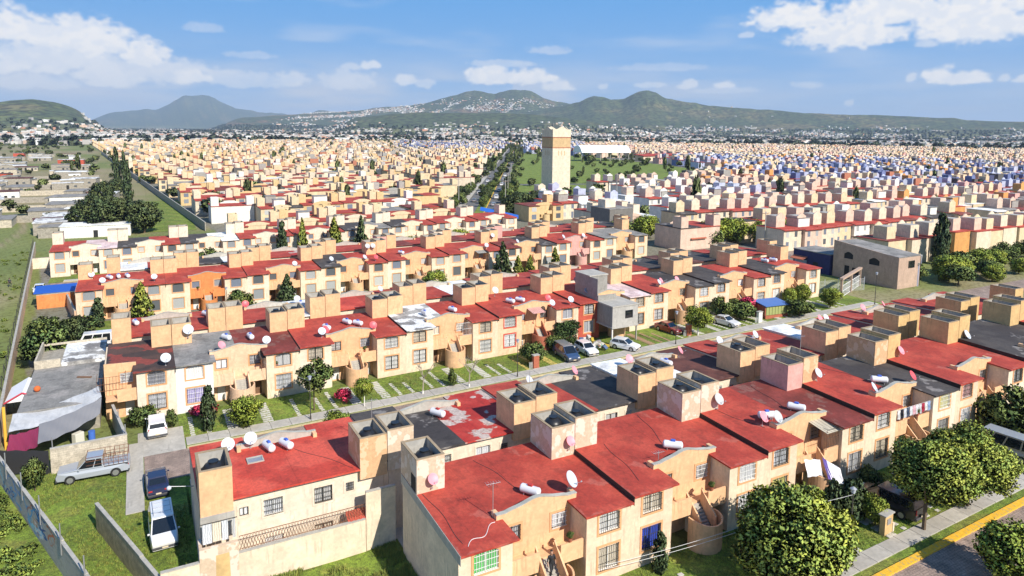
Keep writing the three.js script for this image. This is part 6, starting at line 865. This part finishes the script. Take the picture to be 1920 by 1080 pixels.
// low block sheds beyond the field
{
  const r = rng(12); for (let i = 0; i < 190; i++) {
    const v = 225 + Math.pow(r(), 1.25) * 620, u = estateLeft(v) - 20 - r() * (40 + (v - 250) * .4), w = 6 + r() * 12, d = 5 + r() * 9, h = 2.3 + r() * 1.6, s = group('block_shed'); if (Math.abs(u + 27 + (v - 150) * .06) < 6) continue;
    s.position.set(u, g0(u, v), -v); s.rotation.y = (r() - .5) * .3; const q = r(), wm = q < .5 ? GREYBLOCK : q < .75 ? BLOCK : q < .88 || v < 330 ? WALL.white : WALL.red;
    part(s, 'wall', boxUV(bx(-w / 2, w / 2, -.4, h, -d / 2, d / 2)), wm); const q2 = r(); part(s, 'roof', boxUV(bx(-w / 2 - .2, w / 2 + .2, h, h + .15, -d / 2 - .2, d / 2 + .2)), q2 < .45 ? ROOF.grey : q2 < .75 ? ROOF.worn : q2 < .88 ? ROOF.white : ROOF.brown); part(s, 'door', bx(-.6, .5, 0, 2, d / 2, d / 2 + .04), M.dark); part(s, 'window', bx(w * .2, w * .2 + 1.2, 1, 1.9, d / 2, d / 2 + .04), paneMats[2]);
    const wl = q < .5 ? 'grey' : q < .75 ? 'buff' : q < .88 || v < 330 ? 'white' : 'red', rl = q2 < .45 ? 'grey' : q2 < .75 ? 'patchy' : q2 < .88 ? 'white' : 'brown', sz = w > 12 ? 'long' : w > 8.5 ? 'mid-sized' : 'small'; tag(s, `${sz} low ${wl} block shed with ${rl} flat roof beyond the field`, 'shed', `${sz} ${wl} sheds with ${rl} roofs beyond the field`);
  }
  for (let i = 0; i < 7; i++) { const v = 262 + i * 34, a = estateLeft(v) - 18; wallRun('block_wall', [a - 34 - i * 6, v + 4], [a, v], 2.2, .2, i % 2 ? BLOCK : GREYBLOCK, 'grey block yard wall among the sheds beyond the field', { bay: 12 }).userData.group = 'block yard walls beyond the field'; }
  wallRun('lot_wall', [17, 222], [-34, 880], 2.6, .25, GREYBLOCK, 'long grey wall between the wooded lot and the dense estate', { bay: 22 });
}
// tan shop, navy shop and the estate gate
{
  const b = group('corner_shop'), u = 124.6, v = 90.6; b.position.set(u, g0(u, v), -v); const W = 13.8, H = 6.6, D = 7; const tan = WALL.tan;
  const side = outline([[0, -.5], [D, -.5], [D, H + .3], [0, H]]);
  const fr = outline([[0, -.5], [W, -.5], [W, H - .6], [0, H + .9]]); for (const [x, y, w, h, a] of [[2.4, 4.1, 2.0, .9, .5], [7.8, 3.8, 2.2, .9, .5], [2.6, 0, 1.1, 2.7, 0], [4.3, 1.1, 1.6, 1.4, 0]]) { fr.holes.push(hole(x, x + w, y, y + h, a)); part(b, 'window', boxUV(bx(x, x + w, y, y + h + a, -.16, -.12)), M.dark); }
  part(b, 'wall', boxUV(join([slab(fr, .2, -.2), bx(0, .2, -.5, H + .7, -D, -.2), bx(0.2, W, -.5, H - .7, -D, -D + .2)])), tan); part(b, 'end_wall', boxUV(join([bx(W - .2, W, -.5, H - .7, -D, -.2)])), tan); part(b, 'window', boxUV(bx(W, W + .03, 3.8, 5.2, -5, -3)), CAR.glass); part(b, 'roof', boxUV(new THREE.BoxGeometry(W - .1, .18, D - .1).rotateZ(-.085).translate(W / 2, H - .02, -D / 2)), ROOF.grey); b.rotation.y = -Math.PI / 2; tag(b, 'tan two-storey corner shop with arched dark windows', 'shop');
  const n = group('navy_shop'); n.position.set(124.2, g0(118, 84), -100); part(n, 'wall', boxUV(bx(0, 9, -.5, 4.2, -7, 0)), WALL.navy); part(n, 'roof', boxUV(bx(-.1, 9.1, 4.2, 4.35, -7.1, .1)), ROOF.grey); part(n, 'awning', boxUV(new THREE.BoxGeometry(3.4, .1, 1.6).rotateX(.35).translate(1.9, 2.7, .7)), WALL.terracotta); part(n, 'shopfront', boxUV(bx(.4, 3.4, .1, 2.2, 0, .05)), std(lin(.2, .3, .5), { roughness: .4 })); part(n, 'door', bx(5, 6.2, 0, 2.2, 0, .05), M.dark); n.rotation.y = -Math.PI / 2; tag(n, 'dark navy shop with a small red awning', 'shop');
  const g = group('estate_gate'); g.position.set(108.6, g0(108, 77), -77); const rail = []; for (const y of [.2, 1.2, 2.2]) rail.push(rod([0, y, 0], [13, y, 0], .05)); for (let i = 0; i <= 44; i++) rail.push(rod([i * .295, .2, 0], [i * .295, 2.2, 0], .02, 4)); part(g, 'railing', join(rail), M.whiteIron); for (const x of [0, 6.5, 13]) part(g, 'post', boxUV(bx(x - .18, x + .18, -.3, 3.4, -.18, .18)), WALL.tan); part(g, 'lintel', boxUV(bx(-.3, 13.3, 3.4, 3.75, -.3, .3)), WALL.tan); g.rotation.y = .38; tag(g, 'iron railing gate with tan posts at the end of the garden row', 'gate');
  const a = group('entrance_arch'); a.position.set(131, g0(127, 73), -77); for (const x of [0, 10]) part(a, 'post', boxUV(bx(x - .3, x + .3, -.3, 4.2, -.3, .3)), WALL.lilac); part(a, 'beam', boxUV(bx(-.5, 10.5, 4.2, 4.6, -.35, .35)), M.concrete); a.rotation.y = .5; tag(a, 'concrete beam on two pale posts over the side street', 'arch');
  const gb = group('concrete_block'); gb.position.set(113.5, g0(113, 150), -152); part(gb, 'wall', boxUV(bx(0, 8, -.5, 7.6, -9, 0)), wallMat(.2, .19, .18)); part(gb, 'roof', boxUV(bx(-.15, 8.15, 7.6, 7.8, -9.1, .1)), ROOF.grey); for (const x of [1.2, 4.6]) for (const y of [1.2, 4.4]) part(gb, 'window', bx(x, x + 1.8, y, y + 1.4, 0, .04), M.dark); part(gb, 'roof_room', boxUV(bx(1, 4.5, 7.8, 10, -7, -3.5)), WALL.pale); tag(gb, 'dark grey concrete block house behind the street trees', 'house');
  const fn = group('mesh_fence'); fn.position.set(104, g0(104, 82), -82.5); const fm = []; for (let i = 0; i <= 60; i++) fm.push(rod([i * .25, 0, 0], [i * .25, 2.3, 0], .016, 4)); for (let y = 0; y < 9; y++) fm.push(rod([0, .15 + y * .26, 0], [15, .15 + y * .26, 0], .016, 4)); part(fn, 'mesh', join(fm), M.whiteIron); for (let i = 0; i < 6; i++) part(fn, 'post', rod([i * 3, 0, 0], [i * 3, 2.6, 0], .05), M.dishWhite); fn.rotation.y = -.2; tag(fn, 'pale wire mesh fence before the navy shop', 'fence');
  const s = group('dark_unit'); s.position.set(118, g0(118, 128), -128); part(s, 'wall', boxUV(bx(0, 9, -.5, 3.6, -6, 0)), GREYBLOCK); part(s, 'awning', boxUV(new THREE.BoxGeometry(5, .12, 2).rotateX(.3).translate(4, 3, .9)), WALL.terracotta); tag(s, 'small grey shop with a red striped awning', 'shop');
  const bt = new THREE.Mesh(boxUV(new RoundedBoxGeometry(12, .12, 5, 1, .03)), std(lin(.02, .12, .5), { roughness: .5 })); bt.name = 'blue_tarpaulin'; bt.position.set(97, 5.6, -186); bt.rotation.set(.1, -.5, -.16); tag(bt, 'bright blue sheet stretched beside the end of the pale row', 'tarpaulin');
}

// ---------------------------------------------------------------- grass and weeds
{
  const blade = (n, h, w, seed) => { const r = rng(seed), pos = [], idx = []; for (let i = 0; i < n; i++) { const a = r() * 6.28, l = h * (.6 + .6 * r()), x = (r() - .5) * .16, z = (r() - .5) * .16, dx = Math.cos(a), dz = Math.sin(a), o = pos.length / 3; pos.push(x - dz * w, 0, z + dx * w, x + dz * w, 0, z - dx * w, x + dx * l * .5, l, z + dz * l * .5); idx.push(o, o + 1, o + 2); } const g = new THREE.BufferGeometry(); g.setAttribute('position', new THREE.Float32BufferAttribute(pos, 3)); g.setIndex(idx); g.computeVertexNormals(); return g; };
  const r = rng(404), o = new THREE.Object3D(), c = new THREE.Color(), put = [];
  const fill = (n, u0, u1, v0, v1, s, test) => { for (let i = 0; i < n; i++) { const u = lerp(u0, u1, r()), v = lerp(v0, v1, r()); if (test && !test(u, v)) continue; if (fbm(u / 2.2, v / 2.2, 3) < .4) continue; put.push([u, v, s * (.6 + .8 * r())]); } };
  const wallU = (v) => lerp(-12.4, -2.4, (73 - v) / 28.8);
  fill(9000, -6, 15.6, 30, 46.5, 1); fill(2600, 0, 13.4, 45.4, 46.6, 2.2); fill(2200, 13, 15.7, 40, 46.6, 1.6); fill(9000, -12, 2.3, 47, 71, .9, (u, v) => u > wallU(v) + .3 && !(u > -2.2 && v > 60)); fill(9000, 16, 70, 28.7, 35, .8); fill(5000, 3, 60, 73.4, 79.4, .8);
  const im = new THREE.InstancedMesh(blade(7, .16, .02, 3), new THREE.MeshStandardMaterial({ roughness: .9, side: THREE.DoubleSide }), put.length); im.name = 'grass_tufts';
  put.forEach(([u, v, s], i) => { o.position.set(u, g0(u, v) + .015, -v); o.rotation.set(0, r() * 6, 0); o.scale.setScalar(s); o.updateMatrix(); im.setMatrixAt(i, o.matrix); const b = .7 + .6 * r(), y = r() * .35; im.setColorAt(i, c.setRGB((.17 + y * .2) * b, .24 * b, .045 * b)); });
  stuff(im, 'grass tufts on the lawns and along the yard walls', 'grass');
  const weeds = []; for (let i = 0; i < 1500; i++) { const v = 38 + r() * 36, u = wallU(v) - .6 - r() * 14; if (fbm(u / 3, v / 3, 3) > .38) weeds.push([u, v]); } for (let i = 0; i < 900; i++) { const v = 74 + r() * 130, u = estateLeft(v) - 1 - r() * 22; if (fbm(u / 5, v / 5, 3) > .5) weeds.push([u, v]); }
  const wg = leafCloud({ seed: 33, clumps: 12, leaves: 260, leaf: .16, radius: [1, .7, 1], clump: .45, colour: [1, 1, 1], spread: .3 }), wm = new THREE.InstancedMesh(wg, LEAF, weeds.length); wm.name = 'weeds';
  weeds.forEach(([u, v], i) => { const s = .25 + r() * .45; o.position.set(u, g0(u, v) + s * .3, -v); o.rotation.set(0, r() * 6, 0); o.scale.set(s, s * .8, s); o.updateMatrix(); wm.setMatrixAt(i, o.matrix); const b = .7 + r() * .6; wm.setColorAt(i, c.setRGB(.2 * b, .27 * b, .05 * b)); });
  stuff(wm, 'leafy weeds covering the field outside the walls', 'weeds');
  // more balcony fittings
  const list = [[-.2, 125.6], [38.6, 125.6], [51.2, 125.6], [89, 125.6], [61.4, 125.6]]; list.forEach(([u, v], i) => { const a = group('awning'); a.position.set(u, g0(u, v) + 5.1, -v); const n = 10, w = 2.3, g = []; for (let k = 0; k < n; k++) g.push(bx(-w / 2 + k * w / n, -w / 2 + (k + 1) * w / n - .004, 0, .035 + .025 * (k % 2), -.9, .9)); part(a, 'sheet', bars(g).rotateX(.18), [M.rust, WALL.tan, WALL.white, WALL.terracotta, WALL.grey][i]); for (const x of [-1, 1]) part(a, 'post', rod([x, -1.5, .8], [x, 0, .8], .03), M.rust); tag(a, `${['rusty', 'tan', 'white', 'terracotta', 'grey'][i]} balcony awning on the orange house row`, 'awning'); });
  const pots = [[12.2, 80.4], [12.7, 80.4], [13.1, 80.4], [23.4, 80.4], [45.2, 80.4], [8.0, 125.0], [62.2, 35.7], [36.6, 35.7], [24.0, 35.7]]; const pot = group('potted_plant'); part(pot, 'pot', new THREE.CylinderGeometry(.17, .12, .26, 12).translate(0, .13, 0), WALL.terracotta); part(pot, 'foliage', CROWN.shrub[0], LEAF, [0, .48, 0]).scale.setScalar(.3);
  pots.forEach(([u, v]) => { const p = copyOf(pot, 'potted_plant'); p.position.set(u, g0(u, v) + 3.62, -v + .66 - (v < 40 ? .05 : 0)); p.position.z = -(v < 40 ? 34.9 + .66 : v < 90 ? 79.6 + .66 : 124.1 + .66); tag(p, `potted plant on a balcony wall of ${SPOT(u, v + 1)}`, 'plant', `potted plants on ${SPOT(u, v + 1)}`); });
}

renderer.render(scene, camera);
